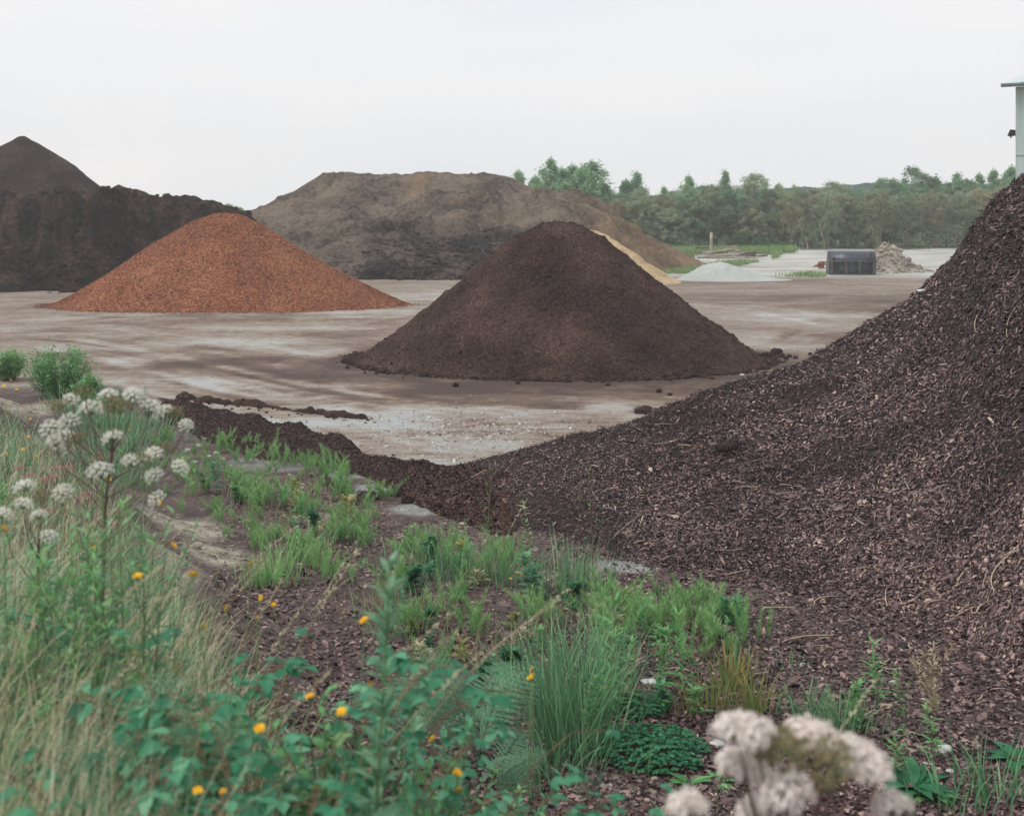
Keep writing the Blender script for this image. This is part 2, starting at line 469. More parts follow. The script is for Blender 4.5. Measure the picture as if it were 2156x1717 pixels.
def ground_material():
    m, t, out = newmat("ground")
    at = nd(t, 'ShaderNodeAttribute', attribute_name='mask')
    sp = nd(t, 'ShaderNodeSeparateColor'); t.links.new(at.outputs['Color'], sp.inputs[0])
    r, c, b = sp.outputs; a = at.outputs['Alpha']
    p = posn(t)
    g = nd(t, 'ShaderNodeSeparateXYZ'); geo = t.nodes.new('ShaderNodeNewGeometry'); t.links.new(geo.outputs['Position'], g.inputs[0])
    # wheel-dragged streaks: oblique in the near yard, straight across farther back
    dA = noise(t, posn(t, (.33, 1.2, 1), math.radians(47)), 1.0, 7, .7)
    dF = noise(t, posn(t, (.5, 7, 1), math.radians(47)), 1.0, 5, .6)
    dB = noise(t, posn(t, (.26, .42, 1), math.radians(-14)), 1.0, 9, .8)
    far = nd(t, 'ShaderNodeMapRange', i_From_Min=24, i_From_Max=36); t.links.new(g.outputs[1], far.inputs[0])
    st = nd(t, 'ShaderNodeMix', data_type='FLOAT'); t.links.new(far.outputs[0], st.inputs[0]); t.links.new(dA, st.inputs[2]); t.links.new(dB, st.inputs[3])
    n2 = noise(t, p, .35, 5); n3 = noise(t, p, 14, 6, .75); n4 = noise(t, p, 55, 3, .7); n5 = noise(t, p, 3.1, 6, .7)
    f = math_(t, 'ADD', math_(t, 'MULTIPLY', math_(t, 'SUBTRACT', st.outputs[0], .5), .85), math_(t, 'MULTIPLY', math_(t, 'SUBTRACT', n2, .5), .5))
    f = math_(t, 'ADD', f, math_(t, 'MULTIPLY', math_(t, 'SUBTRACT', n3, .5), .6))
    f = math_(t, 'ADD', f, math_(t, 'MULTIPLY', math_(t, 'SUBTRACT', dF, .5), .55))
    f = math_(t, 'ADD', f, math_(t, 'MULTIPLY', math_(t, 'SUBTRACT', n5, .5), .8))
    f = math_(t, 'ADD', f, b)
    yard = ramp(t, f, [(.05, S((158, 164, 164))), (.28, S((153, 149, 142))), (.46, S((137, 125, 114))), (.64, S((106, 88, 77))), (.95, S((72, 56, 50)))])
    vd = nd(t, 'ShaderNodeTexVoronoi', i_Scale=3.2); t.links.new(p, vd.inputs['Vector'])
    vc = nd(t, 'ShaderNodeSeparateColor'); t.links.new(vd.outputs['Color'], vc.inputs[0])
    spot = math_(t, 'LESS_THAN', vd.outputs['Distance'], math_(t, 'MULTIPLY', vc.outputs[0], math_(t, 'MULTIPLY', math_(t, 'SUBTRACT', n5, .38, True), .85)))
    yard = mixc(t, math_(t, 'MULTIPLY', spot, .8), yard, S((70, 56, 50)))
    yard = mixc(t, .5, yard, ramp(t, n4, [(.3, (.4, .38, .37, 1)), (.7, (1.5, 1.5, 1.5, 1))]), 'MULTIPLY')
    # pale graded spoil at the back of the yard
    bk = nd(t, 'ShaderNodeMapRange', i_From_Min=77, i_From_Max=82); t.links.new(math_(t, 'ADD', g.outputs[1], math_(t, 'MULTIPLY', n2, 5)), bk.inputs[0])
    dC = noise(t, posn(t, (.18, .7, 1), math.radians(12)), 1.0, 6, .7)
    spoil = ramp(t, dC, [(.38, S((146, 144, 137))), (.5, S((170, 171, 165))), (.62, S((186, 188, 183)))])
    col = mixc(t, bk.outputs[0], yard, spoil)
    far2 = nd(t, 'ShaderNodeMapRange', i_From_Min=103, i_From_Max=112); t.links.new(g.outputs[1], far2.inputs[0])
    col = mixc(t, far2.outputs[0], col, S((70, 80, 60)))
    # dark soil with chips
    vo = nd(t, 'ShaderNodeTexVoronoi', i_Scale=26); t.links.new(p, vo.inputs['Vector'])
    vs_ = nd(t, 'ShaderNodeSeparateColor'); t.links.new(vo.outputs['Color'], vs_.inputs[0])
    chips = ramp(t, vs_.outputs[0], [(0, S((52, 42, 40))), (.5, S((88, 72, 70))), (.85, S((110, 92, 88))), (1, S((140, 122, 112)))])
    soil = mixc(t, ramp(t, noise(t, p, 2.3, 5), [(.4, (0, 0, 0, 1)), (.6, (1, 1, 1, 1))]), S((68, 56, 55)), chips)
    col = mixc(t, math_(t, 'MULTIPLY', r, 1.0, True), col, soil)
    asp = ramp(t, math_(t, 'ADD', math_(t, 'MULTIPLY', n4, .7), math_(t, 'MULTIPLY', n5, .3)), [(.38, S((78, 76, 75))), (.5, S((122, 123, 122))), (.6, S((170, 173, 172)))])
    am = math_(t, 'SUBTRACT', math_(t, 'MULTIPLY', a, 1.9), math_(t, 'ADD', math_(t, 'MULTIPLY', n3, 1.0), math_(t, 'MULTIPLY', n5, .7)), True)
    col = mixc(t, math_(t, 'MULTIPLY', am, 1.2, True), col, asp)
    clay = ramp(t, math_(t, 'ADD', math_(t, 'MULTIPLY', n5, .6), math_(t, 'MULTIPLY', n3, .4)), [(.40, S((84, 76, 69))), (.49, S((140, 132, 120))), (.58, S((172, 165, 152)))])  # low spots coloured darker for crevice shade
    cm = math_(t, 'SUBTRACT', math_(t, 'MULTIPLY', c, 2.2), math_(t, 'MULTIPLY', n5, 1.5), True)
    col = mixc(t, cm, col, clay)
    # wet pale places are a little glossier
    rg = ramp(t, f, [(.06, (.3, .3, .3, 1)), (.3, (.85, .85, .85, 1))])
    hh = math_(t, 'ADD', math_(t, 'ADD', n3, math_(t, 'MULTIPLY', n4, .4)), math_(t, 'MULTIPLY', n5, 1.6))
    finish(t, out, col, rg, hh, .6, .03, .4)
    return m
M_ground = ground_material()
ground = g_mesh.build('ground', M_ground)
mk = ground.data.attributes.new('mask', 'FLOAT_COLOR', 'POINT')
mk.data.foreach_set('color', np.stack([R, C, np.clip(B, -.5, 1.5), A], -1).astype(np.float32).ravel())
tag(ground, 'flat dirt yard with wheel streaks rising to a rough bank', kind='structure')

# far wooded hills behind the trees
hx = np.linspace(-120, 190, 260); hy = np.linspace(150, 188, 16)
HX, HY = np.meshgrid(hx, hy)
prof = 3.0 + 4.2 * sstep(0, 40, HX) + .8 * fbm(HX * .06, HX * 0, 41, 3) + .8 * fbm(HX * .3, HY * .1, 42, 4)
HZ = prof * np.sin(np.clip((HY - 148) / 26, 0, 1) * math.pi / 2) ** .5 + 1
hills = MB().add(np.stack([HX, HY, HZ], -1), grid_faces(260, 16)).build('hills', soil_mat('hill_wood', [(.3, S((40, 66, 66))), (.7, S((72, 100, 92)))], .05, .5, .3))  # blue of the distant air is put into the wood's colour
tag(hills, 'low blue-green wooded rise far beyond the trees', kind='structure')

# ------------------------------------------------------------------ stockpiles
def heap(name, fh, x0, x1, y0, y1, res, mat, extra=None, loc=(0, 0), base=True):
    xs = np.arange(x0, x1 + res, res); ys = np.arange(y0, y1 + res, res)
    X, Y = np.meshgrid(xs, ys)
    h = fh(X, Y)
    Z = gz(X, Y) + np.maximum(h, -.12)
    fc = grid_faces(len(xs), len(ys))
    keep = h.ravel()[fc].max(1) > -.04
    fc = fc[keep]
    used = np.unique(fc); mp_ = np.full(X.size, -1); mp_[used] = np.arange(len(used))
    v = np.stack([X, Y, Z], -1).reshape(-1, 3)[used]
    org = np.array([(x0 + x1) / 2, (y0 + y1) / 2, 0.0])
    mb = MB(); tn = np.clip(.5 + .6 * fbm(v[:, 0] * .8, v[:, 1] * .8 + v[:, 2], 91, 4), 0, 1)
    mb.add(v - org, mp_[fc], tn)
    if extra is not None: extra(mb, org)
    return mb.build(name, mat, loc=org)

def smax(a, b, k=.3): return .5 * (a + b + np.sqrt((a - b) ** 2 + k * k))

def cone_pile(cx, cy, rl, rr, ry, h, tl, tr, seed, edge=.06):
    tl = np.array(tl); tr = np.array(tr)
    def fh(X, Y):
        dx = X - cx; dy = Y - cy
        rx = np.where(dx < 0, rl, rr)
        t = np.sqrt((dx / rx) ** 2 + (dy / ry) ** 2)
        t = t * (1 + edge * fbm(np.arctan2(dy, dx) * 1.7 + 5, t * 1.2, seed, 4))
        w = sstep(-1, 1, dx / rx / np.maximum(t, .02))
        zl = np.interp(t, tl[:, 0], tl[:, 1]); zr = np.interp(t, tr[:, 0], tr[:, 1])
        z = h * (zl * (1 - w) + zr * w)
        return np.where(t > 1, -(t - 1) * 1.0, z)
    return fh

# reddish wood-chip pile
ORG = (0, 0)
cxo = (480 - 1078) / F * 52
f_or0 = cone_pile(cxo, 52, 7.3, 7.55, 4.9, 3.86, [(0, 1), (.083, .985), (.22, .89), (.417, .67), (.667, .35), (.89, .085), (.95, .03), (1, 0)],
                  [(0, 1), (.08, .974), (.212, .84), (.424, .57), (.637, .335), (.85, .125), (.95, .04), (1, 0)], 101, .025)
def f_orange(X, Y):
    z = f_or0(X, Y)
    return np.where(z > 0, z + .02 * np.clip(z * 3, 0, 1) * fbm(X * 3, Y * 3, 7, 3), z)
def mat_chip_pile():
    m, t, out = newmat('red_chips')
    p = posn(t)
    vo = nd(t, 'ShaderNodeTexVoronoi', i_Scale=22, i_Randomness=1.0); t.links.new(p, vo.inputs['Vector'])
    v2 = nd(t, 'ShaderNodeTexVoronoi', i_Scale=40); t.links.new(p, v2.inputs['Vector'])
    s1 = nd(t, 'ShaderNodeSeparateColor'); t.links.new(vo.outputs['Color'], s1.inputs[0])
    s2 = nd(t, 'ShaderNodeSeparateColor'); t.links.new(v2.outputs['Color'], s2.inputs[0])
    f = math_(t, 'ADD', math_(t, 'MULTIPLY', s1.outputs[0], .6), math_(t, 'MULTIPLY', s2.outputs[0], .4))
    f = math_(t, 'ADD', f, math_(t, 'MULTIPLY', math_(t, 'SUBTRACT', noise(t, p, .5, 4), .5), .6))
    col = ramp(t, f, [(.02, S((60, 38, 31))), (.28, S((116, 69, 50))), (.5, S((148, 92, 68))), (.75, S((172, 114, 84))), (.98, S((202, 154, 120)))])
    h = math_(t, 'ADD', vo.outputs['Distance'], math_(t, 'MULTIPLY', v2.outputs['Distance'], .5))
    finish(t, out, col, .9, h, .9, .05, .15)
    return m
M_orange = mat_chip_pile()
r2 = np.random.default_rng(21)
def chips_on(hfun, X, Y, size, lo=.0, hi=.02, tilt=.35, r=r2, asp=(.35, .7), bend=.25):
    """bent bark flakes lying on a surface; returns verts, faces, per-chip index"""
    n = len(X); e = .04
    z = hfun(X, Y); nx = -(hfun(X + e, Y) - z) / e; ny = -(hfun(X, Y + e) - z) / e
    nr = unit(np.stack([nx, ny, np.ones(n)], -1) + r.normal(0, 1, (n, 3)) * np.broadcast_to(tilt, (n,))[:, None])
    d = unit(np.cross(nr, r.normal(0, 1, (n, 3)))); s = np.cross(nr, d)
    L = (size * r.lognormal(0, .38, n))[:, None]; W = L * r.uniform(asp[0], asp[1], (n, 1))
    c = np.stack([X, Y, z + r.uniform(lo, hi, n)], -1)
    j = lambda a: a + r.uniform(-.16, .16, (n, 1))
    bz = nr * L * r.normal(0, bend * .5, (n, 1))
    pts = [c - d * L * j(.5) - s * W * j(.16), c - d * L * j(.45) + s * W * j(.3), c + s * W * j(.52) + bz,
           c + d * L * j(.5) + s * W * j(.15), c + d * L * j(.42) - s * W * j(.32), c - s * W * j(.5) + bz]
    v = np.stack(pts, 1).reshape(-1, 3)
    b = np.arange(n) * 6
    f = np.concatenate([np.stack([b, b + 5, b + 2, b + 1], -1), np.stack([b + 5, b + 4, b + 3, b + 2], -1)])
    return v, f
def orange_extra(mb, org):
    n = 26000
    a = r2.uniform(0, 2 * math.pi, n); t = np.sqrt(r2.uniform(0, 1.0, n)); t = np.where(r2.uniform(0, 1, n) < .12, 1 + np.abs(r2.normal(0, .05, n)), t)
    X = cxo + 7.4 * t * np.cos(a); Y = 52 - 4.9 * t * np.abs(np.sin(a))
    v, f = chips_on(lambda x, y: gz(x, y) + np.maximum(f_orange(x, y), 0), X, Y, .048, 0, .02, .5)
    mb.add(v - org, f, np.repeat(r2.uniform(0, 1, n), 6))
o = heap('wood_chip_pile', f_orange, cxo - 8, cxo + 8, 46.3, 57.7, .12, M_orange, orange_extra)
tag(o, 'rust-orange wood chip pile in the middle of the yard', 'chip pile')

# brown soil pile
cxb = (1180 - 1078) / F * 31.5
f_br0 = cone_pile(cxb, 31.5, 5.3, 5.3, 4.6, 3.46, [(0, 1), (.05, .995), (.11, .972), (.22, .89), (.396, .68), (.615, .385), (.835, .13), (.93, .04), (1, 0)],
                  [(0, 1), (.06, .99), (.136, .945), (.25, .84), (.5, .545), (.727, .28), (.91, .08), (.96, .03), (1, 0)], 103, .05)
def f_brown(X, Y):
    z = f_br0(X, Y); k = np.clip(z * 2.5, .15, 1)
    d = .08 * fbm(X * .8, Y * .8, 8, 4) + .11 * np.maximum(fbm(X * 3.4, Y * 3.4, 9, 4), 0) + .04 * fbm(X * 10, Y * 10, 10, 2)
    return np.where(z > 0, z + k * d, z)
M_brown = soil_mat('brown_compost', [(.3, S((38, 28, 26))), (.45, S((70, 53, 49))), (.56, S((89, 69, 64))), (.7, S((116, 93, 86)))], .6, 16, .06, 1.0, mixbig=.4,
                   grain=(34, [(0, (.55, .55, .55, 1)), (.6, (1, 1, 1, 1)), (.93, (1.15, 1.12, 1.1, 1)), (1, (2.0, 1.8, 1.6, 1))], .75))
def brown_extra(mb, org):
    n = 5000
    a = r2.uniform(math.pi, 2 * math.pi, n); t = np.sqrt(r2.uniform(0, 1.0, n))
    X = cxb + 5.5 * t * np.cos(a); Y = 31.5 + 4.7 * t * np.sin(a)
    v, f = chips_on(lambda x, y: gz(x, y) + np.maximum(f_brown(x, y), 0), X, Y, .045, 0, .02, .7)
    mb.add(v - org, f, np.repeat(r2.uniform(0, 1, n), 6))
    for i in range(700):      # crumbs and lumps rolled out to the foot
        a = r2.uniform(math.pi * .92, 2.08 * math.pi); t = 1.0 + abs(r2.normal(0, .03)) - .035
        x = cxb + 5.45 * t * math.cos(a); y = 31.5 + 4.7 * t * math.sin(a); s = r2.lognormal(-3.6, .5)
        v, f = lump(1, (s, s * .9, s * .7), i, .7)
        mb.add(v + np.array([x, y, float(gz(x, y) + max(f_brown(np.array([x]), np.array([y]))[0], 0)) + s * .2]) - org, f, .5, 1, False)
M_crumb = soil_mat('brown_crumb', [(.3, S((40, 30, 28))), (.7, S((74, 56, 52)))], 2, 20, .02, .8)
o = heap('soil_pile', f_brown, cxb - 6, cxb + 6, 25.9, 37.2, .055, [M_brown, M_crumb], brown_extra)
tag(o, 'dark brown compost pile with a rounded top in the centre of the yard', 'soil pile')

# big bark pile and its tail (defined by its crest line)
rp_ = [(950, 985, 17.2, 2.0), (1060, 960, 17.2, 3.0), (1180, 928, 17.3, 3.6), (1280, 898, 17.5, 4.4), (1350, 880, 17.6, 4.8), (1480, 830, 18, 5.6), (1690, 772, 18.5, 6.6),
       (1830, 680, 18.5, 7.2), (1960, 604, 18.5, 7.6), (1992, 578, 18.5, 7.7), (2040, 510, 18.3, 7.9), (2090, 442, 18.1, 8.1), (2156, 385, 18, 8.6), (2260, 315, 17.6, 9), (2500, 210, 17, 9)]
ra = np.array([(p[0] - 1078) / F for p in rp_] + [.66, .8, 1.0]); rd = np.array([p[2] for p in rp_] + [16.5, 15.5, 14])
rz_ = np.array([H - (p[1] - YH) / F * p[2] for p in rp_] + [4.9, 3.2, .0]); rl_ = np.array([p[3] for p in rp_] + [9, 8, 6])
def f_bark(X, Y):
    a = X / np.maximum(Y, .3)
    zr = np.interp(a, ra, rz_, left=-.3, right=-.3); dr = np.interp(a, ra, rd); L = np.interp(a, ra, rl_)
    u = (dr - Y) / L
    uc = np.clip(u, 0, 1)
    front = zr * ((1 - uc) * .82 + .18 * (1 - uc) ** 2)
    front = np.where(u > 1, -(u - 1) * .4, front)
    back = zr - .62 * np.maximum(-u * L - .15, 0)
    z = np.where(u >= 0, front, back)
    z = np.where(a < ra[0], -.1 - (ra[0] - a) * 3, z)
    k = np.clip(z * 1.6, 0, 1)
    n = .10 * fbm(X * .7, Y * .7, 61, 3) + .07 * fbm(X * 2.1, Y * 2.1, 62, 3) + .03 * fbm(X * 8, Y * 8, 63, 2)
    # a later, coarser tipping slumped over the upper right
    lob = sstep(.0, .35, a - .30 - .10 * sstep(1.2, 2.6, z) + .018 * fbm(Y * 1.1, z * 2, 64, 3) - .02) * 0
    ed = sstep(-.012, .012, (a - (.335 - .05 * (2.5 - np.clip(z, 0, 2.5)) / 2.5)) + .014 * fbm(Y * .9, Y * 0 + 3, 65, 3))
    return z + k * n + .16 * ed * sstep(.4, 1.4, z)
def bark_top(X, Y): return gz(X, Y) + np.maximum(f_bark(X, Y), 0)

def bark_mats():
    m, t, out = newmat('bark_chips')
    at = nd(t, 'ShaderNodeAttribute', attribute_name='tint')
    p = posn(t)
    n = noise(t, p, 60, 4, .7)
    f = math_(t, 'ADD', at.outputs['Fac'], math_(t, 'MULTIPLY', math_(t, 'SUBTRACT', n, .5), .3))
    col = ramp(t, f, [(0, S((22, 15, 16))), (.25, S((50, 37, 38))), (.5, S((88, 67, 67))), (.8, S((132, 109, 108))), (.93, S((158, 134, 126))), (1, S((192, 170, 150)))])
    finish(t, out, col, .62, n, .4, .004, .35)
    m2, t2, out2 = newmat('bark_bed')
    p2 = posn(t2)
    vo = nd(t2, 'ShaderNodeTexVoronoi', i_Scale=28); t2.links.new(p2, vo.inputs['Vector'])
    s1 = nd(t2, 'ShaderNodeSeparateColor'); t2.links.new(vo.outputs['Color'], s1.inputs[0])
    c2 = ramp(t2, s1.outputs[0], [(0, S((16, 10, 11))), (.6, S((38, 28, 28))), (1, S((72, 57, 55)))])  # bed coloured near black for the shade in gaps between chips
    finish(t2, out2, c2, .85, vo.outputs['Distance'], .9, .04, .2)
    return m, m2
M_chip, M_bed = bark_mats()
def ctint(n, r=r2, pale=.022):
    t = np.clip(r.normal(.46, .27, n), 0, .9)
    w = r.uniform(0, 1, n) < pale
    t[w] = r.uniform(.88, 1, w.sum())
    return np.repeat(t, 6)
def polar_pts(n, a0, a1, d0, d1, r=r2):
    d = 1 / r.uniform(1 / d1, 1 / d0, n); a = r.uniform(a0, a1, n)
    return a * d, d
def bark_hit(px, py):
    d = np.arange(6, 24, .02); x = (px - 1078) / F * d; z = H - (py - YH) / F * d
    i = np.nonzero(z <= bark_top(x, d))[0]; i = i[0] if len(i) else -1
    return np.array([x[i], d[i], z[i]])
def bark_extra(mb, org):
    X, Y = polar_pts(330000, -.06, .47, 6.8, 21, r2)
    h = f_bark(X, Y); k = h > -.02
    X, Y, h = X[k], Y[k], h[k]
    a = X / Y
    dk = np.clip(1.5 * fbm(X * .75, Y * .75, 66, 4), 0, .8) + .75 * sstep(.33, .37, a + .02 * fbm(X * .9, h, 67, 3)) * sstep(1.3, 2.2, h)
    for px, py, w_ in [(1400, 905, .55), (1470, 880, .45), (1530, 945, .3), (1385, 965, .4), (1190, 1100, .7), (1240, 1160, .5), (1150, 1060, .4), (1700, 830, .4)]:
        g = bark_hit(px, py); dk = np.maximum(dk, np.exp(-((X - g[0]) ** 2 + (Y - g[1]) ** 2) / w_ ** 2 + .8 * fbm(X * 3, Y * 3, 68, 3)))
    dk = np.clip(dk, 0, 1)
    size = .031 * (.62 + .38 * sstep(.0, .14, a)) * (1 + .25 * sstep(1.5, 3, h)) * (1 - .35 * dk * (h < 1.5))
    v, f = chips_on(bark_top, X, Y, size, -.004, .022 + .012 * dk, .33 + .25 * dk, r2)
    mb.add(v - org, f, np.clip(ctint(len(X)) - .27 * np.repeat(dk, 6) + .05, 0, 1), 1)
    # splintery strips
    X, Y = polar_pts(13000, -.02, .47, 7, 20, r2); k = f_bark(X, Y) > .02; X, Y = X[k], Y[k]
    v, f = chips_on(bark_top, X, Y, .08, .005, .03, .25, r2, (.06, .15), .2)
    mb.add(v - org, f, np.repeat(r2.uniform(.45, 1.0, len(X)), 6), 1)
o = heap('bark_pile', f_bark, -1.6, 13.5, 6.5, 27, .06, [M_bed, M_chip], bark_extra)
tag(o, 'large dark bark mulch pile filling the right side and rising out of the photo', 'bark pile')

# low windrow of finer bark along the yard edge
wr = [(330, 830, 878), (430, 852, 925), (520, 876, 955), (620, 900, 968), (720, 932, 992), (800, 956, 1020), (880, 975, 1060), (950, 978, 1085), (1040, 985, 1120)]
wu = np.array([G(a, b)[:2] for a, b, c in wr]); wl = np.array([G(a, c)[:2] for a, b, c in wr])
w_ra = np.array([(a - 1078) / F for a, b, c in wr])
def f_wind(X, Y):
    a = X / np.maximum(Y, .3)
    up = np.interp(a, w_ra, wu[:, 1]) - .35; lo = np.interp(a, w_ra, wl[:, 1])
    n1 = .35 * fbm(X * 1.1, Y * 1.1, 71, 3)
    t = (Y - lo + n1) / np.maximum(up - lo, .3)
    z = np.where(t < .78, np.clip(t, -1, 1) / .78, (1 - t) / .22)
    z = np.where(z > 0, z ** .8, z)
    amp = .15 * sstep(-.29, -.25, a) * sstep(.03, -.03, a) + .02
    z = np.where((a < w_ra[0] - .01) | (a > w_ra[-1] + .02), -.2, z)
    return np.where(z > 0, amp * z * (1 + .5 * fbm(X * 1.5, Y * 1.5, 72, 3)) + .12 * z * fbm(X * 3.5, Y * 3.5, 73, 4), z * .1)
def wind_top(X, Y): return gz(X, Y) + np.maximum(f_wind(X, Y), 0)
def wind_extra(mb, org):
    X, Y = polar_pts(260000, -.30, .0, 12, 24, r2); k = f_wind(X, Y) > -.004; X, Y = X[k], Y[k]
    v, f = chips_on(wind_top, X, Y, .021 * (1 + .6 * sstep(-.12, -.02, X / Y)), 0, .015, .45, r2)
    mb.add(v - org, f, ctint(len(X), r2, .012) * .8, 1)
def fine_bark():
    m, t, out = newmat('fine_bark')
    at = nd(t, 'ShaderNodeAttribute', attribute_name='tint')
    col = ramp(t, at.outputs['Fac'], [(0, S((30, 20, 20))), (.3, S((62, 46, 44))), (.6, S((94, 73, 69))), (.85, S((132, 107, 98)))])
    finish(t, out, col, .8, None, .4, .004, .2)
    return m
o = heap('bark_windrow', f_wind, -8.2, .4, 11, 24.5, .05, [M_bed, fine_bark()], wind_extra)
tag(o, 'low dark windrow of fine bark along the near edge of the yard', 'bark windrow')

# thin line of dark soil pushed along the near yard
sl = smooth_line([(385, 836), (440, 844), (520, 853), (600, 862), (680, 872), (760, 880)])
def f_line(X, Y):
    D = polydist(X, Y, sl) + .09 * fbm(X * 2.2, Y * 2.2, 171, 4) + .07 * fbm(X * 9, Y * 9, 175, 3)
    z = .09 * (1 - (np.maximum(D, 0) / np.clip(.12 + .1 * fbm(X * .8, Y * .8, 172, 3), .05, .25)) ** 2) * np.clip(.75 + 1.1 * fbm(X * 1.4, Y * 1.4, 173, 3), 0, 1.4)
    return np.where(z > 0, z + .05 * fbm(X * 9, Y * 9, 174, 3), -.05)
o = heap('soil_ridge', f_line, -7.0, -2.0, 19.5, 25.5, .03, M_crumb)
tag(o, 'thin dark ridge of spilled soil crossing the near left of the yard', 'soil ridge')

# loose bark on the soil in front
X, Y = polar_pts(120000, -.24, .48, 6.0, 17, r2)
s_ = bank_s(X, Y); a = X / Y
w = sstep(1.6, .2, s_ + .9 * fbm(X * .7, Y * .7, 81, 3)) * sstep(.0, 1.0, -a * 4 + 3)
w = w * (.55 + .9 * fbm(X * .8, Y * .8, 82, 4)) + .25 * sstep(-.1, .3, a) + .5 * sstep(-.02, .08, a)
for px, py, rx, ry in [(1290, 1193, 90, 14), (810, 1035, 75, 14), (890, 1078, 70, 14), (620, 985, 80, 12), (1310, 1660, 110, 45)]:
    g = G(px, py); ww = rx / F * g[1]; ll = ry / F * g[1] ** 2 / (H - g[2])
    w = w * (1 - .6 * (((X - g[0]) / ww) ** 2 + ((Y - g[1]) / ll) ** 2 < 1.1))
w = w * (f_wind(X, Y) < 0) * (f_bark(X, Y) < .0) * (Y < np.interp(a, [-.24, -.1, 0, .5], [19, 15.5, 16, 16]))
k = r2.uniform(0, 1, len(X)) < w
X, Y = X[k], Y[k]
v, f = chips_on(gz, X, Y, .036, .002, .02, .3, r2)
lit = MB().add(v, f, np.clip(ctint(len(X), r2, .012) + .02, 0, 1)).build('bark_litter', M_chip)
tag(lit, 'loose bark flakes strewn over the dark soil in front of the bark pile', 'bark', kind='stuff')

# large grey-brown stockpile behind
def f_grey(X, Y):
    def rb(cx, hx, cy, hy, sl, sr, sf, sb):
        dx = np.where(X < cx, (cx - hx - X) * sl, (X - cx - hx) * sr)
        dy = np.where(Y < cy, (cy - hy - Y) * sf, (Y - cy - hy) * sb)
        dx = np.maximum(dx, 0); dy = np.maximum(dy, 0)
        return np.sqrt(dx * dx + dy * dy)
    w1 = 1.1 * fbm(X * .22, Y * .22, 111, 4); gul = .35 * fbm(X * .9, Y * .12, 112, 3)
    up = 6.85 + .3 * fbm(X * .6, Y * .4, 113, 5) + .3 * np.maximum(fbm(X * 1.9, Y * 1, 114, 4), 0) - rb(-7.6, 6.3, 93, 2.6, .55, .42, .5, .6) - .15 * gul
    lo = 2.75 + .27 * np.clip(Y - 79.5, 0, 8) + .04 * np.clip(X + 6, 0, 12) + .45 * w1 - rb(-3.0, 7.6, 83.5, 4.0, .75, .62, .50, .3) - gul * .9
    ridge = 1 - np.abs(fbm(X * .26 + .5 * fbm(X * .3, Y * .3, 115, 2), Y * .55, 116, 3)) * 3.2
    lo = lo + 1.15 * (ridge - .4) * sstep(78.8, 80.5, Y) * sstep(89, 86.5, Y)
    lb = 3.1 - rb(-17, 4.5, 86, 2, .55, .5, .55, .4) + .3 * (ridge - .5) * sstep(82, 84, Y)
    z = smax(smax(up, lo, .35), lb, .3)
    z = z + .13 * fbm(X * 1.3, Y * 1.3, 117, 5) * np.clip(z, 0, 1)
    # rubble-covered dark front
    rub = sstep(1.5, -1, np.abs(X + 4.2) - 5.2) * sstep(81, 78.5, Y)
    z = z + rub * .16 * np.maximum(fbm(X * 2.6, Y * 2.6, 118, 4), -.2) * np.clip(z * 2, 0, 1)
    # drying crack high on the left
    cr = np.abs(X + 13.6 - .55 * (Y - 88) + .5 * fbm(Y * .8, X * .1, 119, 3))
    z = z - .3 * np.exp(-(cr / .14) ** 2) * sstep(86.5, 87.2, Y) * sstep(91, 90, Y)
    return z - 1.2 * sstep(77, 97, Y) + .05
def grey_mat():
    m, t, out = newmat('grey_spoil')
    p = posn(t); g = nd(t, 'ShaderNodeSeparateXYZ'); geo = t.nodes.new('ShaderNodeNewGeometry'); t.links.new(geo.outputs['Position'], g.inputs[0])
    n1 = noise(t, p, .35, 5); n2 = noise(t, p, 3.5, 6, .72); n3 = noise(t, p, 12, 3)
    at = nd(t, 'ShaderNodeAttribute', attribute_name='zone')
    sp = nd(t, 'ShaderNodeSeparateColor'); t.links.new(at.outputs['Color'], sp.inputs[0])
    f = math_(t, 'ADD', math_(t, 'MULTIPLY', n1, .45), math_(t, 'MULTIPLY', n2, .55))
    up = ramp(t, f, [(.42, S((58, 50, 44))), (.5, S((95, 84, 74))), (.57, S((120, 107, 93)))])
    dk = ramp(t, f, [(.43, S((24, 19, 19))), (.5, S((52, 44, 42))), (.57, S((96, 84, 77)))])
    sd = ramp(t, f, [(.38, S((100, 83, 66))), (.5, S((122, 102, 82))), (.62, S((142, 121, 97)))])
    col = mixc(t, sp.outputs[0], up, dk); col = mixc(t, sp.outputs[1], col, sd)
    finish(t, out, col, .95, math_(t, 'ADD', n2, math_(t, 'MULTIPLY', n3, .5)), .8, .16, .12)
    return m
def grey_extra(mb, org):
    r = np.random.default_rng(5)
    for i in range(700):
        x = r.normal(-3.6, 2.8); y = 73.6 + abs(r.normal(0, 2.2))
        if i < 60: y = r.uniform(72.6, 74.6); x = r.uniform(-9, 2)
        s = r.lognormal(-2.25, .5)
        v, f = lump(1, (s, s * .8, s * .6), i, .8)
        z = float(gz(x, y) + max(f_grey(np.array([x]), np.array([y]))[0], 0))
        mb.add(v + np.array([x, y, z + s * .1]) - org, f, r.uniform(0, 1), 0, False)
o = heap('spoil_heap', f_grey, -26, 14, 72, 104, .16, grey_mat(), grey_extra)
vv = np.empty(len(o.data.vertices) * 3, np.float32); o.data.vertices.foreach_get('co', vv); vv = vv.reshape(-1, 3) + np.array(o.location)
zd = sstep(1.2, -1.5, np.abs(vv[:, 0] + 4.6) - 5.6 + fbm(vv[:, 0] * .5, vv[:, 1] * .5, 120, 3)) * sstep(81.5, 79, vv[:, 1] + fbm(vv[:, 0] * .6, vv[:, 2], 121, 3))
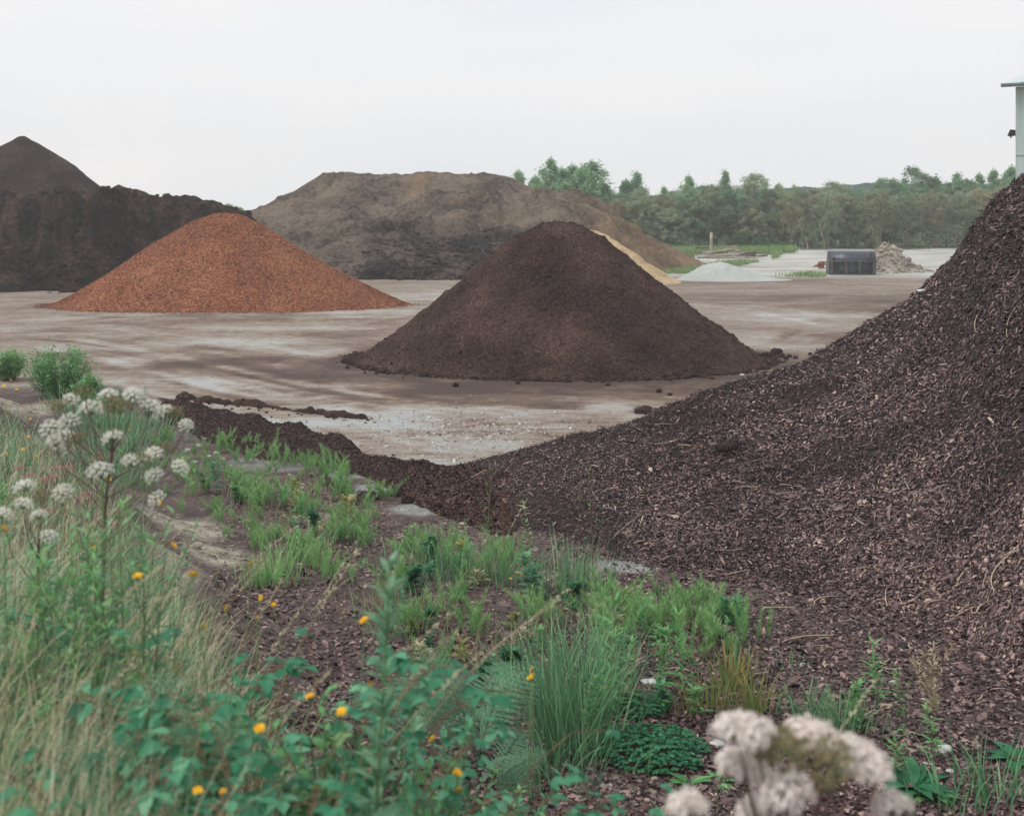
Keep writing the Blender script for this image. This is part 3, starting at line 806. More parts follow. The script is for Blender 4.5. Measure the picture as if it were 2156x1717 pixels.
zs = np.exp(-((vv[:, 0] + 6.8 - .1 * (vv[:, 1] - 88)) / .75) ** 2) * sstep(85.5, 86.5, vv[:, 1]) * sstep(91, 89.5, vv[:, 1])
zs = np.maximum(zs, .85 * sstep(3.4, 6.2, vv[:, 0] + .8 * fbm(vv[:, 0] * .3, vv[:, 1] * .3, 122, 3)) * sstep(5, 2.0, vv[:, 2] - 1))
zs = np.maximum(zs, .6 * np.exp(-((vv[:, 0] + .5) / 2.6) ** 2 - ((vv[:, 1] - 82) / 1.3) ** 2) * (fbm(vv[:, 0] * .8, vv[:, 1] * 1.6, 123, 3) > -.1))
za = o.data.attributes.new('zone', 'FLOAT_COLOR', 'POINT')
za.data.foreach_set('color', np.stack([zd, zs, zs * 0, zs * 0 + 1], -1).astype(np.float32).ravel())
tag(o, 'broad grey-brown spoil mound with a rippled terrace and a rubble-strewn front', 'spoil heap')

# dark compost heaps on the left: a cut bank in front, a cone behind
def f_left(X, Y):
    zt = np.interp(X, [-45, -27.8, -22.6, -20.8, -19.3, -17.5, -16.2, -14.8, -13.5], [4.7, 4.95, 5.0, 4.82, 4.85, 4.5, 4.25, 3.6, 2.6])
    fr = 66.6 + 1.3 * fbm(X * .28, X * 0 + 2, 131, 3) + 1.1 * fbm(X * .8, X * 0 + 4, 132, 4)
    fr = fr + .9 * np.minimum(np.abs(fbm(X * .33, X * 0 + 9, 138, 3)) * 3, 1)
    d = np.maximum(fr - Y, 0) * (1 + .5 * fbm(X * .5, Y * .4, 139, 4))
    sc = zt / 5
    drop = np.interp(d, [0, .35, 1.4, 2.2, 4.4, 5.2], [0, .5, 2.6, 3.6, 5.05, 5.8]) * sc
    back = np.maximum(Y - 72, 0) * .5
    right = np.maximum(X + 14.2, 0) * .75
    z = zt - drop - back - right
    z = z + .6 * fbm(X * .6, Y * .6, 133, 5) + .14 * fbm(X * 3, Y * 3, 134, 3)
    sm = 1.7 - .62 * np.sqrt((X + 26.2) ** 2 + (Y - 62.9) ** 2 * 1.3)       # little tipped heap at its foot
    return smax(z, sm, .12)
def f_lcone(X, Y):
    r_ = np.sqrt((X + 30.5) ** 2 + ((Y - 77) * 1.05) ** 2) * (1 + .05 * fbm(np.arctan2(Y - 77, X + 30.5) * 1.5, X * 0, 135, 3))
    z = np.interp(r_, [0, .3, .8, 1.6, 3, 5, 9, 13.5, 15], [8.95, 8.8, 8.4, 7.9, 6.95, 5.3, 2.6, 0, -1])
    return z + .3 * fbm(X * .6, Y * .6, 136, 5) + .05 * fbm(X * 3, Y * 3, 137, 3)
M_left_base = soil_mat('black_compost', [(.3, S((28, 22, 23))), (.47, S((48, 40, 40))), (.58, S((64, 53, 52))), (.72, S((88, 74, 69)))], .4, 4, .18, .9,
                  grain=(9, [(0, (.75, .75, .75, 1)), (.8, (1, 1, 1, 1)), (1, (1.5, 1.4, 1.3, 1))], .6))
def left_mat():
    m, t, out = newmat('cut_compost')
    p = posn(t); n1 = noise(t, posn(t, (.9, .9, .22)), 1, 5, .65); n2 = noise(t, p, 3.2, 7, .75); n3 = noise(t, p, .45, 4); n4 = noise(t, p, 14, 3, .7)
    f = math_(t, 'ADD', math_(t, 'ADD', math_(t, 'MULTIPLY', n1, .3), math_(t, 'MULTIPLY', n2, .4)), math_(t, 'ADD', math_(t, 'MULTIPLY', n3, .15), math_(t, 'MULTIPLY', n4, .15)))
    col = ramp(t, f, [(.42, S((10, 5, 5))), (.475, S((34, 23, 21))), (.525, S((62, 45, 40))), (.59, S((108, 84, 72)))])
    finish(t, out, col, .95, math_(t, 'ADD', n2, math_(t, 'MULTIPLY', n4, .5)), 1.0, .3, .12)
    return m
M_left = left_mat()
def left_extra(mb, org):
    r = np.random.default_rng(6)
    for i in range(1500):
        x = r.uniform(-33, -14); y = 62.0 + abs(r.normal(0, 3.2)); s = r.lognormal(-2.25, .6)
        v, f = lump(1, (s, s * .8, s * .7), i, .8)
        mb.add(v + np.array([x, y, float(gz(x, y) + max(f_left(np.array([x]), np.array([y]))[0], 0)) + s * .2]) - org, f, r.uniform(0, 1), 0, False)
o = heap('compost_heap', f_left, -46, -10, 60, 80, .14, M_left, left_extra)
tag(o, 'long blackish compost heap with a steep cut face behind the orange chips', 'compost heap')
M_cone = soil_mat('charcoal_compost', [(.3, S((28, 20, 18))), (.5, S((52, 40, 36))), (.7, S((84, 68, 60)))], .5, 3.5, .3, 1.0)
o = heap('compost_heap', f_lcone, -46, -15, 62, 92, .2, M_cone)
tag(o, 'tall pointed dark compost cone rising behind the cut heap at the far left', 'compost heap')

# yellow sand, white sand, rubble
M_ysand = soil_mat('yellow_sand', [(.3, S((152, 128, 96))), (.5, S((180, 156, 122))), (.7, S((200, 180, 148)))], .8, 6, .08, .7)
cxs = (1240 - 1078) / F * 71.5
f_ys0 = cone_pile(cxs, 71.5, 5, 5.4, 4.6, 2.95, [(0, 1), (.2, .88), (.5, .52), (.8, .17), (1, 0)], [(0, 1), (.15, .93), (.5, .53), (.85, .12), (1, 0)], 141, .06)
def f_ys(X, Y):
    z = f_ys0(X, Y); return np.where(z > 0, z + np.clip(z * 2, .1, 1) * (.16 * fbm(X * 1.4, Y * 1.4, 142, 4) + .08 * fbm(X * 4, Y * 4, 143, 2)), z)
o = heap('sand_pile', f_ys, cxs - 6, cxs + 6.2, 66, 77, .1, M_ysand)
tag(o, 'yellow sand pile peeping out behind the dark brown compost pile', 'sand pile')
M_wsand = soil_mat('white_sand', [(.3, S((150, 156, 153))), (.5, S((168, 174, 171))), (.7, S((182, 187, 184)))], .5, 7, .05, .5)
cxw = (1512 - 1078) / F * 73.5
f_ws0 = cone_pile(cxw, 73.5, 2.55, 4.3, 2.2, 1.06, [(0, 1), (.15, .97), (.35, .82), (.6, .45), (.85, .13), (1, 0)], [(0, 1), (.12, .93), (.3, .68), (.5, .36), (.7, .14), (.85, .05), (1, 0)], 151, .08)
def f_ws(X, Y):
    z = f_ws0(X, Y); return np.where(z > 0, z + np.clip(z * 2, .1, 1) * (.10 * fbm(X * 1.1, Y * 1.1, 152, 3)), z)
o = heap('sand_pile', f_ws, cxw - 3.2, cxw + 5, 70.5, 76.5, .07, M_wsand)
tag(o, 'low whitish sand pile at the foot of the grey-brown mound', 'sand pile')
M_rub = soil_mat('rubble_soil', [(.3, S((112, 102, 92))), (.5, S((148, 138, 126))), (.7, S((186, 178, 166)))], .9, 6, .1, .9)
cxr = (1872 - 1078) / F * 82.2
f_rb0 = cone_pile(cxr, 82.2, 1.55, 2.5, 1.7, 1.85, [(0, 1), (.25, .97), (.5, .8), (.75, .45), (1, 0)], [(0, 1), (.18, .93), (.35, .6), (.55, .33), (.8, .12), (1, 0)], 161, .12)
def f_rb(X, Y):
    z = f_rb0(X, Y); return np.where(z > 0, z + np.clip(z * 2, .1, 1) * (.16 * fbm(X * 1.5, Y * 1.5, 162, 4) + .10 * fbm(X * 5, Y * 5, 163, 2)), z)
def rub_extra(mb, org):
    r = np.random.default_rng(9)
    for i in range(150):
        a = r.uniform(math.pi, 2 * math.pi); t = r.uniform(.2, 1.25)
        x = cxr + (2.3 if math.cos(a) > 0 else 1.4) * t * math.cos(a); y = 82.2 + 1.7 * t * math.sin(a); s = r.lognormal(-2.5, .5)
        v, f = lump(1, (s, s * .8, s * .7), i, .5)
        mb.add(v + np.array([x, y, float(gz(x, y) + max(f_rb(np.array([x]), np.array([y]))[0], 0)) + s * .3]) - org, f, r.uniform(0, 1), 0, False)
o = heap('rubble_pile', f_rb, cxr - 2.4, cxr + 3.3, 79.6, 84.8, .06, M_rub, rub_extra)
tag(o, 'pale lumpy rubble and soil pile against the right side of the loader bucket', 'rubble pile')

# ------------------------------------------------------------------ loader bucket
M_steel = plain_mat('dark_painted_steel', S((50, 58, 68)), S((80, 88, 98)), 3, .38, .3)
M_steel2 = plain_mat('worn_steel', S((66, 66, 68)), S((112, 108, 104)), 5, .5, .3)
gb = G(1795, 579)
bk = thing('loader_bucket', (gb[0], gb[1], gb[2] - .02), 'dark grey steel loader bucket standing with its back to the yard', 'loader bucket', rz=math.radians(-5))
W = 2.9
prof_ = [(1.35, .04), (.6, .0), (.18, .02), (.06, .10), (.04, .5), (.04, .80), (-.06, .86), (-.07, .98), (-.02, 1.12), (.08, 1.27), (.22, 1.40), (.40, 1.50), (.62, 1.56)]
pr = np.array(prof_)
def extr(pr, x0, x1, th):
    tg = np.gradient(pr, axis=0); nr = np.stack([-tg[:, 1], tg[:, 0]], -1); nr /= np.linalg.norm(nr, axis=1, keepdims=True)
    inn = pr - nr * th * -1
    loop = np.concatenate([pr, inn[::-1]]); k = len(loop)
    v = np.concatenate([np.stack([np.full(k, x0), loop[:, 0], loop[:, 1]], -1), np.stack([np.full(k, x1), loop[:, 0], loop[:, 1]], -1)])
    i = np.arange(k); j = (i + 1) % k
    q = np.stack([i, j, j + k, i + k], -1)
    n = len(pr); c = []
    for q0 in range(n - 1):
        c.append((q0, k - 1 - q0, k - 2 - q0, q0 + 1)); c.append((q0 + k, q0 + 1 + k, 2 * k - 2 - q0, 2 * k - 1 - q0))
    return v, [q, np.array(c)]
m = MB(); v, f = extr(pr, -W / 2, W / 2, -.03); f0 = np.array([q for q in range(len(f[0]))]); m.add(v, f); m.build('shell', M_steel, bk, smooth=True)
side = prof_ + [(.85, 1.1), (1.2, .5)]
for sx in (-1, 1):
    sv = np.array([(sx * (W / 2 + .002 + .03 * e), y, z) for e in (0, 1) for y, z in side]); k = len(side)
    i = np.arange(k); j = (i + 1) % k
    MB().add(sv, [np.stack([i, j, j + k, i + k], -1), np.arange(k)[None, ::-1], np.arange(k)[None] + k]).build('side_plate', M_steel2, bk, smooth=False)
for x in (-1.32, -.42, .42, 1.32):
    m = MB()
    v, f = box((x, -.10, .47), (.12, .16, .84)); m.add(v, f)
    v, f = box((x, -.06, .98), (.16, .08, .16)); m.add(v, f)
    m.build('rib', M_steel2, bk, smooth=False)
v, f = tube([(-W / 2 + .02, -.1, .9), (W / 2 - .02, -.1, .9)], .05, 10); MB().add(v, f).build('crossbar', M_steel2, bk)
v, f = box((0, -.05, .06), (W - .04, .06, .1)); MB().add(v, f).build('bottom_strip', M_steel2, bk, smooth=False)
v, f = box((0, 1.42, .035), (W, .2, .035)); MB().add(v, f).build('cutting_edge', M_steel2, bk, smooth=False)
for x in (-1.2, 1.2):
    m = MB(); v, f = box((x, -.09, 1.12), (.22, .12, .06)); m.add(v, f); v, f = box((x, -.09, 1.01), (.22, .12, .05)); m.add(v, f)
    m.build('hook_bracket', M_steel2, bk, smooth=False)
for x in np.linspace(-1.25, 1.25, 8):
    v, f = tube([(x, -.03, 1.12), (x, .07, 1.28), (x, .21, 1.41), (x, .39, 1.51)], .018, 5); MB().add(v, f).build('stiffener', M_steel2, bk)

# rusty scrap beside it
gs = G(1722, 566)
M_rust = plain_mat('rust', S((112, 62, 44)), S((160, 98, 70)), 6, .85)
sc = thing('rusty_scrap', gs, 'small rusty piece of farm machinery in the weeds left of the bucket', 'scrap metal', rz=.3)
m = MB()
for i in range(4):
    x = .12 + i * .13
    v, f = tube([(x, 0, 0), (x - .08, .05, .25), (x + .0, .08, .46), (x + .12, .05, .5), (x + .2, 0, .34)], [.05, .06, .055, .05, .03], 6); m.add(v, f)
m.build('tine', M_rust, sc)
m = MB(); v, f = tube([(-.35, 0, .12), (.1, .05, .3), (.7, .06, .28)], .045, 6); m.add(v, f); v, f = box((-.05, .05, .2), (.3, .12, .14), .4); m.add(v, f)
m.build('frame', M_rust, sc)

# ------------------------------------------------------------------ timber pile and post
M_wood = plain_mat('weathered_timber', S((140, 130, 118)), S((190, 180, 166)), 3, .9)
M_wood2 = plain_mat('dark_timber', S((70, 62, 58)), S((116, 104, 94)), 3, .9)
r = np.random.default_rng(33)
labs = {0: 'long pale plank leaning over the top of the timber pile', 1: 'pale plank lying nearest in front of the timber pile', 2: 'dark short beam sticking out on the left of the timber pile', 3: 'dark plank end at the right edge of the timber pile'}
tspec = [(1520, 527, 90.5, 2.4, .35, .10), (1500, 545, 89, 2.2, -.12, .03), (1478, 522, 91, 1.0, .2, 0), (1595, 540, 90.5, 1.5, .15, .05),
         (1490, 533, 90, 2.0, .5, .1), (1530, 535, 89.8, 2.6, -.35, .08), (1545, 530, 91, 1.6, .9, .12), (1565, 538, 90, 1.8, -.5, .05), (1510, 538, 89.4, 2.1, .22, .06),
         (1535, 522, 91.2, 1.3, -.6, .25), (1550, 543, 89.3, 1.4, -.2, .02), (1575, 533, 91, 1.5, .5, .05), (1500, 529, 91.4, 1.7, -.8, .1), (1585, 541, 89.6, 1.2, .05, .02), (1525, 541, 89.6, 1.7, .6, .04)]
for i, (px, py, d, L, az, ti) in enumerate(tspec):
    p = P(px, py, d); p[2] = max(p[2], float(gz(p[0], p[1])) + .08)
    w = r.uniform(.14, .26); h = r.uniform(.07, .14)
    v, f = box((0, 0, 0), (L, w, h)); v = v + r.normal(0, .012, v.shape)
    o = MB().add(v, f).build('timber_plank', M_wood2 if i in (2, 3, 7, 11) else M_wood, smooth=False, loc=p)
    o.rotation_euler = (r.normal(0, .2), -ti * 1.2, az)
    tag(o, labs.get(i, 'grey weathered plank tangled in the middle of the timber pile'), 'plank', 'planks of the old timber pile')
gp = P(1497, 521, 92)
v, f = tube([(0, 0, -.3), (.01, 0, .5), (.02, 0, 1.12)], [.12, .115, .11], 9)
tag(MB().add(v, f).build('wooden_post', M_wood, loc=gp), 'upright weathered wooden post beside the timber pile', 'post')

# ------------------------------------------------------------------ building at the right edge
cb = np.array([18.35, 45.0]); ub = np.array([.85, -.527]); vb = np.array([.527, .85]); zt = 8.38
bd = thing('industrial_hall', (cb[0], cb[1], 0), 'pale green-grey industrial hall corner behind the bark pile', 'building', rz=math.atan2(ub[1], ub[0]))
def wall_mat():
    m, t, out = newmat('pale_cladding')
    p = posn(t, (3, 3, .25)); n = noise(t, p, 1, 5, .6)
    col = ramp(t, n, [(.35, S((164, 182, 178))), (.65, S((186, 202, 198)))])
    finish(t, out, col, .6, n, .1, .01, .3)
    return m
M_wall = wall_mat()
m = MB(); v, f = box((8, 6, zt / 2), (16, 12, zt)); m.add(v, f)
for i in range(16):
    v, f = box((.45 + i, -.012, zt / 2), (.035, .02, zt - .02)); m.add(v, f)
v, f = box((8, -.016, 5.9), (16, .026, .03)); m.add(v, f)
m.build('wall', M_wall, bd, smooth=False)
M_roof = plain_mat('roof_sheet', S((176, 190, 194)), S((200, 210, 212)), 2, .45)
rv = np.array([(x, y, z) for x in (-.33, 16.4) for y, z in ((-.30, zt + .10), (6, zt + 1.35), (12.3, zt + .10), (12.3, zt + .02), (6, zt + 1.27), (-.30, zt + .02))])
MB().add(rv, [np.array([[0, 1, 7, 6], [1, 2, 8, 7], [2, 3, 9, 8], [3, 4, 10, 9], [4, 5, 11, 10], [5, 0, 6, 11]]), np.array([[0, 5, 4, 1], [1, 4, 3, 2], [6, 7, 10, 11], [7, 8, 9, 10]])]).build('roof', M_roof, bd, smooth=False)
M_gut = plain_mat('gutter_zinc', S((104, 130, 140)), S((134, 156, 164)), 2, .4, .2)
an = np.linspace(math.pi, 2 * math.pi, 9)
gq = np.stack([np.cos(an) * .11 - .40, np.sin(an) * .13 + zt + .10], -1)
v, f = extr(gq, -.42, 16.4, .012); MB().add(v, f).build('gutter', M_gut, bd)
for x in (.3, 1.2, 2.1):
    v, f = box((x, -.4, zt + .12), (.03, .26, .02)); MB().add(v, f).build('gutter_bracket', M_gut, bd, smooth=False)
fl = thing('floodlight', (*(cb + vb * .35 + ub * -.02), 6.72), 'black floodlight on the end wall of the pale hall', 'floodlight', rz=math.atan2(ub[1], ub[0]))
M_blk = plain_mat('black_casting', S((22, 24, 28)), S((40, 42, 46)), 8, .5)
hv = np.array([(-.05, -.14, .11), (-.05, .14, .11), (-.10, .14, -.10), (-.10, -.14, -.10), (-.20, -.16, .13), (-.20, .16, .13), (-.30, .16, -.10), (-.30, -.16, -.10)])
MB().add(hv, np.array([[0, 1, 2, 3], [7, 6, 5, 4], [0, 4, 5, 1], [1, 5, 6, 2], [2, 6, 7, 3], [3, 7, 4, 0]])).build('housing', M_blk, fl, smooth=False)
v, f = box((-.03, 0, 0), (.06, .1, .2)); MB().add(v, f).build('bracket', M_blk, fl, smooth=False)
v, f = tube([(-.2, 0, -.1), (-.2, 0, -.17)], .03, 8); MB().add(v, f).build('sensor', M_blk, fl)
# ------------------------------------------------------------------ trees at the back of the yard
def lm(name, a, b, c, **k):
    return leaf_mat(name, [(.1, S(a)), (.5, S(b)), (.9, S(c))], **k)
M_birch = lm('birch_leaf', (100, 142, 108), (150, 188, 146), (188, 214, 178), rand=.25, trans=.55)  # tree leaf colours paled to carry the dust haze in front of them
M_willow = lm('willow_leaf', (106, 128, 102), (152, 170, 138), (190, 202, 172), rand=.3, trans=.55)
M_olive = lm('olive_leaf', (122, 126, 100), (162, 164, 132), (194, 194, 164), rand=.3, trans=.55)
M_dark = lm('dark_leaf', (88, 122, 96), (126, 160, 126), (162, 190, 156), rand=.25, trans=.55)
M_red = lm('reddish_leaf', (128, 114, 94), (166, 152, 124), (190, 176, 148), rand=.2, trans=.55)
M_bark = plain_mat('tree_bark', S((92, 84, 74)), S((140, 130, 114)), 4, .9)
M_pale = plain_mat('pale_bark', S((128, 120, 104)), S((160, 150, 132)), 4, .9)

def crown_mesh(kind, r, h, w):
    """cluster centres + leaf quads + limb tubes for a tree of height h, crown width w"""
    tr = MB(); cr = MB()
    stems = {'birch': 1, 'willow': 4, 'stem': 5, 'round': 2, 'shrub': 5}[kind]
    lo = {'birch': .12, 'willow': .10, 'stem': .30, 'round': .15, 'shrub': .02}[kind]
    nc = {'birch': 75, 'willow': 95, 'stem': 75, 'round': 110, 'shrub': 60}[kind]
    tops = []
    for s in range(stems):
        a = r.uniform(0, 2 * math.pi); sp = (.0 if stems == 1 else r.uniform(.15, .42)) * w
        q = np.linspace(0, 1, 7); hh = h * (r.uniform(.72, .97) if stems > 1 else .97)
        pth = np.stack([np.cos(a) * sp * q ** 1.4 + .05 * h * .3 * np.sin(q * 5 + a) * q, np.sin(a) * sp * q ** 1.4 + .015 * h * np.cos(q * 4 + s) * q, hh * q], -1)
        pth[:, :2] += r.normal(0, .12 if stems > 1 else 0, 2)
        R0 = h * (.011 if stems > 1 else .016)
        v, f = tube(pth, R0 * (1 - .85 * q), 5); tr.add(v, f, .5)
        tops.append(pth)
    for i in range(nc):
        u = r.uniform(lo, 1.0); u = lo + (1 - lo) * ((i + .5) / nc) ** (.85)
        t = (u - lo) / (1 - lo)
        if kind == 'birch': env = w / 2 * (math.sin(math.pi * min(t * .84 + .16, 1)) ** .7) * (1.05 - .25 * t) + .02 * h
        elif kind in ('willow', 'round'): env = w / 2 * math.sqrt(max(1 - (2 * max(t, .12) - .95) ** 2 * .97, .03))
        elif kind == 'stem': env = w / 2 * (.35 + .65 * math.sin(math.pi * min(t * .8 + .2, 1)))
        else: env = w / 2 * math.sqrt(max(1 - t * t * .95, .03))
        env *= r.uniform(.75, 1.18)
        a = r.uniform(0, 2 * math.pi); rad = env * math.sqrt(r.uniform(.12, 1))
        c = np.array([math.cos(a) * rad, math.sin(a) * rad, u * h])
        sg = np.array([.055, .055, .045]) * h * r.uniform(.6, 1.25)
        if kind == 'birch': sg = sg * np.array([.75, .75, 1.25])
        n = int(r.integers(55, 105) * (1.0 if kind != 'stem' else .85))
        o = r.normal(0, 1, (n, 3)); o = o / np.maximum(np.linalg.norm(o, axis=1, keepdims=True), .6) * r.uniform(.2, 1.25, (n, 1)) * sg
        if kind == 'birch': o[:, 2] -= np.abs(r.normal(0, .05 * h, n)) * .6
        if kind in ('willow', 'round'): o[:, 2] += .35 * sg[2] - .5 * (o[:, 0] ** 2 + o[:, 1] ** 2) / sg[0] * .5
        d = unit(r.normal(0, 1, (n, 3)) + np.array([0, 0, -.3])); nn = unit(r.normal(0, 1, (n, 3)) + np.array([0, 0, .8]))
        L = r.uniform(.09, .19, n) * h / 6.5
        v, f = kites(c + o, d, nn, L, L * .62, .2)
        cr.add(v, f, np.clip(np.repeat(.5 + r.normal(0, .13) + r.normal(0, .12, n), 5), 0, 1))
        # limb carrying the cluster
        pt = tops[r.integers(len(tops))]; k = min(range(7), key=lambda q: abs(pt[q, 2] - (c[2] - .35 * rad - .04 * h)))
        b = pt[max(k, 1)]
        mid = (b + c) / 2 + np.array([0, 0, .03 * h])
        v, f = tube([b, mid, c], [h * .0035, h * .0022, h * .001], 3, False); tr.add(v, f, .5)
    # loose outer sprays so the outline is feathery
    n = 700
    u = r.uniform(lo, 1.03, n); t = (u - lo) / (1 - lo)
    env = w / 2 * (np.sin(np.pi * np.clip(t * .85 + .14, 0, 1)) ** .7) * r.uniform(.9, 1.22, n)
    a = r.uniform(0, 2 * math.pi, n)
    c = np.stack([np.cos(a) * env, np.sin(a) * env, u * h], -1)
    keep = vnoise(a * 2.2 + 7, u * 7, 5) > .42; c = c[keep]; n = len(c)
    L = r.uniform(.08, .15, n) * h / 6.5
    v, f = kites(c, unit(r.normal(0, 1, (n, 3))), unit(r.normal(0, 1, (n, 3)) + np.array([0, 0, .8])), L, L * .6, .2)
    cr.add(v, f, np.clip(np.repeat(.55 + r.normal(0, .14, n), 5), 0, 1))
    return tr, cr

protos = {}
def proto(key, kind, name, leafm, barkm, h, w, seed):
    r = np.random.default_rng(seed)
    tr, cr = crown_mesh(kind, r, h, w)
    protos[key] = (name, tr.mesh(name + '_trunk', barkm), cr.mesh(name + '_crown', leafm, False), h)
proto('b1', 'birch', 'birch_tree', M_birch, M_bark, 7.5, 3.3, 1)
proto('b2', 'birch', 'birch_tree', M_birch, M_bark, 7.5, 2.7, 2)
proto('w1', 'willow', 'willow_tree', M_willow, M_bark, 6, 5.2, 3)
proto('w2', 'willow', 'willow_tree', M_olive, M_bark, 6, 4.6, 4)
proto('d1', 'round', 'alder_tree', M_dark, M_bark, 6.5, 4.6, 5)
proto('d2', 'willow', 'willow_tree', M_dark, M_bark, 6.5, 4.2, 6)
proto('s1', 'stem', 'willow_tree', M_olive, M_pale, 6.5, 4.0, 7)
proto('s2', 'stem', 'willow_tree', M_willow, M_pale, 6.5, 3.6, 8)
proto('r1', 'willow', 'willow_tree', M_red, M_bark, 6, 4.6, 9)
proto('g1', 'shrub', 'shrub', M_dark, M_bark, 2.2, 3.2, 10)
proto('g2', 'shrub', 'shrub', M_willow, M_bark, 2.4, 3.0, 11)
rt = np.random.default_rng(99)
def tree(key, px, top, d, label, group=None, wid=1.0):
    name, tm, cm, h0 = protos[key]
    x = (px - 1078) / F * d; g = float(gz(x, d))
    hh = H - (top - YH) / F * d - g
    sc_ = hh / h0
    root = thing(name, (x, d, g - .05), label, 'shrub' if name == 'shrub' else 'tree', group, rt.uniform(0, 6.28))
    ws = sc_ * wid if sc_ * wid > .1 else .1
    root.scale = (ws * 1.3, ws * 1.3, sc_)
    for nm, me in (('trunk', tm), ('crown', cm)):
        c = bpy.data.objects.new(nm, me); COL.objects.link(c); c.parent = root
    return root
GT = 'birches rising above the tree line'
sky_trees = [('b1', 1092, 360, 114, 'small airy treetop showing just behind the right crest of the grey-brown mound', 1),
    ('b2', 1128, 372, 109, 'low thin birch tight against the skyline of the grey-brown mound', .9),
    ('b1', 1160, 334, 107, 'tallest feathery birch, first of the clump right of the grey-brown mound', .85),
    ('b1', 1205, 348, 108, 'broad birch in the middle of the clump behind the mound', 1.1),
    ('b2', 1246, 342, 107, 'slender birch at the right end of the clump behind the mound', 1.3),
    ('b2', 1183, 356, 106.5, 'thin birch just right of the tallest feathery one', 1.1), ('b1', 1226, 352, 106, 'birch between the broad one and the right end of the clump', 1.1), ('b2', 1190, 385, 105, 'low leafy birch at the front foot of the clump', 1.4), ('b1', 1235, 390, 105, 'low leafy birch at the front right foot of the clump', 1.1),
    ('b1', 1272, 385, 106, 'lower birch filling the right foot of the birch clump', .9),
    ('b2', 1318, 380, 109, 'hazy pale birch just right of the birch clump', 1),
    ('b2', 1341, 364, 109, 'narrow hazy birch with a small pointed top', .8),
    ('b1', 1398, 393, 110, 'small pointed treetop between the hazy birches and the tall conical birch', .7),
    ('b1', 1450, 370, 106, 'conical green birch standing above the grey willows', .8),
    ('b2', 1527, 361, 108, 'birch with a bushy tuft on a bare neck above the drooping dark tree', .62),
    ('w1', 1590, 370, 107, 'big domed grey-green willow, highest of the wide crowns', .8),
    ('b2', 1640, 388, 109, 'thin birch just right of the big domed willow', .8),
    ('b2', 1672, 392, 109, 'thin pale birch left of the low willow row', .8),
    ('b2', 1850, 378, 112, 'sparse feathery sapling poking above the willow row', .4),
    ('d1', 1922, 356, 114, 'round green tree rising clearly above the willow row on the right', .8),
    ('d1', 1962, 378, 113, 'lower shoulder tree right of the round green tree', .8),
    ('b2', 2015, 366, 116, 'open airy tree between the round green tree and the hall', .8),
    ('b1', 2062, 366, 116, 'leafy tree left of the pair beside the hall', .8),
    ('b1', 2092, 358, 115, 'taller birch of the pair left of the hall', .8),
    ('b2', 2130, 352, 114, 'tree partly hidden by the pale hall wall', .9),
    ('b2', 480, 430, 118, 'little treetop between the dark heap and the grey-brown mound, left one', 1.6),
    ('b1', 505, 436, 120, 'little treetop at the left foot of the grey-brown mound', 1.5)]
for k, px, top, d, lab, w in sky_trees: tree(k, px, top, d, lab, None, w)
front = [('r1', 1300, 425, 104, 'reddish-brown willow at the left end of the tree line', 1), ('w1', 1345, 425, 103.5, 'grey-green willow behind the right slope of the mound', 1),
    ('r1', 1385, 420, 105, 'rusty-leaved willow behind the grass strip', 1), ('w1', 1405, 440, 102.5, 'bushy willow low behind the grass strip', 1),
    ('d2', 1452, 405, 103, 'dark green willow left of the upright post', .9), ('d2', 1530, 395, 103.5, 'dark drooping tree directly behind the timber pile', .9),
    ('w2', 1580, 440, 102.5, 'olive willow behind the bramble thicket', 1), ('w1', 1495, 412, 104, 'dark grey-green willow just right of the post', .9),
    ('d1', 1615, 400, 105, 'dense green tree behind the bramble thicket', .9), ('s1', 1665, 408, 102, 'olive willow with many thin pale stems right of the thicket', .75),
    ('s2', 1740, 405, 101.5, 'tall willow with straight pale stems left of the bucket', .72), ('s1', 1850, 405, 102, 'forked willow with bare pale stems behind the bucket', .95),
    ('s2', 1905, 410, 102, 'many-stemmed willow behind the rubble pile', .9), ('s1', 1965, 405, 102.5, 'thin-stemmed olive willow right of the rubble pile', .9),
    ('s2', 2020, 405, 102.5, 'grey-olive willow close to the bark pile edge', .9), ('w2', 2065, 400, 104, 'dusty willow fading beside the bark pile', 1)]
for k, px, top, d, lab, w in front: tree(k, px, top, d, lab, None, w)
# the second and third rows that close the wood
i = 0
for row, (d, keys, step, t0) in enumerate([(105.5, ['w1', 'w2', 'w1', 'w2', 'd2'], 38, 412), (108.5, ['d1', 'w2', 'w1'], 40, 402), (112.5, ['d1', 'w1'], 40, 400)]):
    for px in np.arange(1270, 2290, step):
        i += 1
        if row == 0 and i % 2 == 0 and px > 1650: k = 's1' if i % 4 else 's2'
        else: k = keys[int(rt.integers(len(keys)))]
        tree(k, px + rt.normal(0, 6), t0 + rt.normal(0, 7) + (8 if px < 1440 else 0), d + rt.normal(0, .7), 'olive-grey willow or alder packed inside the hazy tree line', 'trees packed inside the tree line', rt.uniform(.9, 1.25))
for j, px in enumerate(np.arange(1285, 2200, 27)):
    tree('g1' if j % 3 else 'g2', px + rt.normal(0, 8), 487 + rt.normal(0, 9), 102.2 + rt.normal(0, 1), 'low dark shrub under the edge of the tree line', 'shrubs under the tree line', rt.uniform(.9, 1.3))
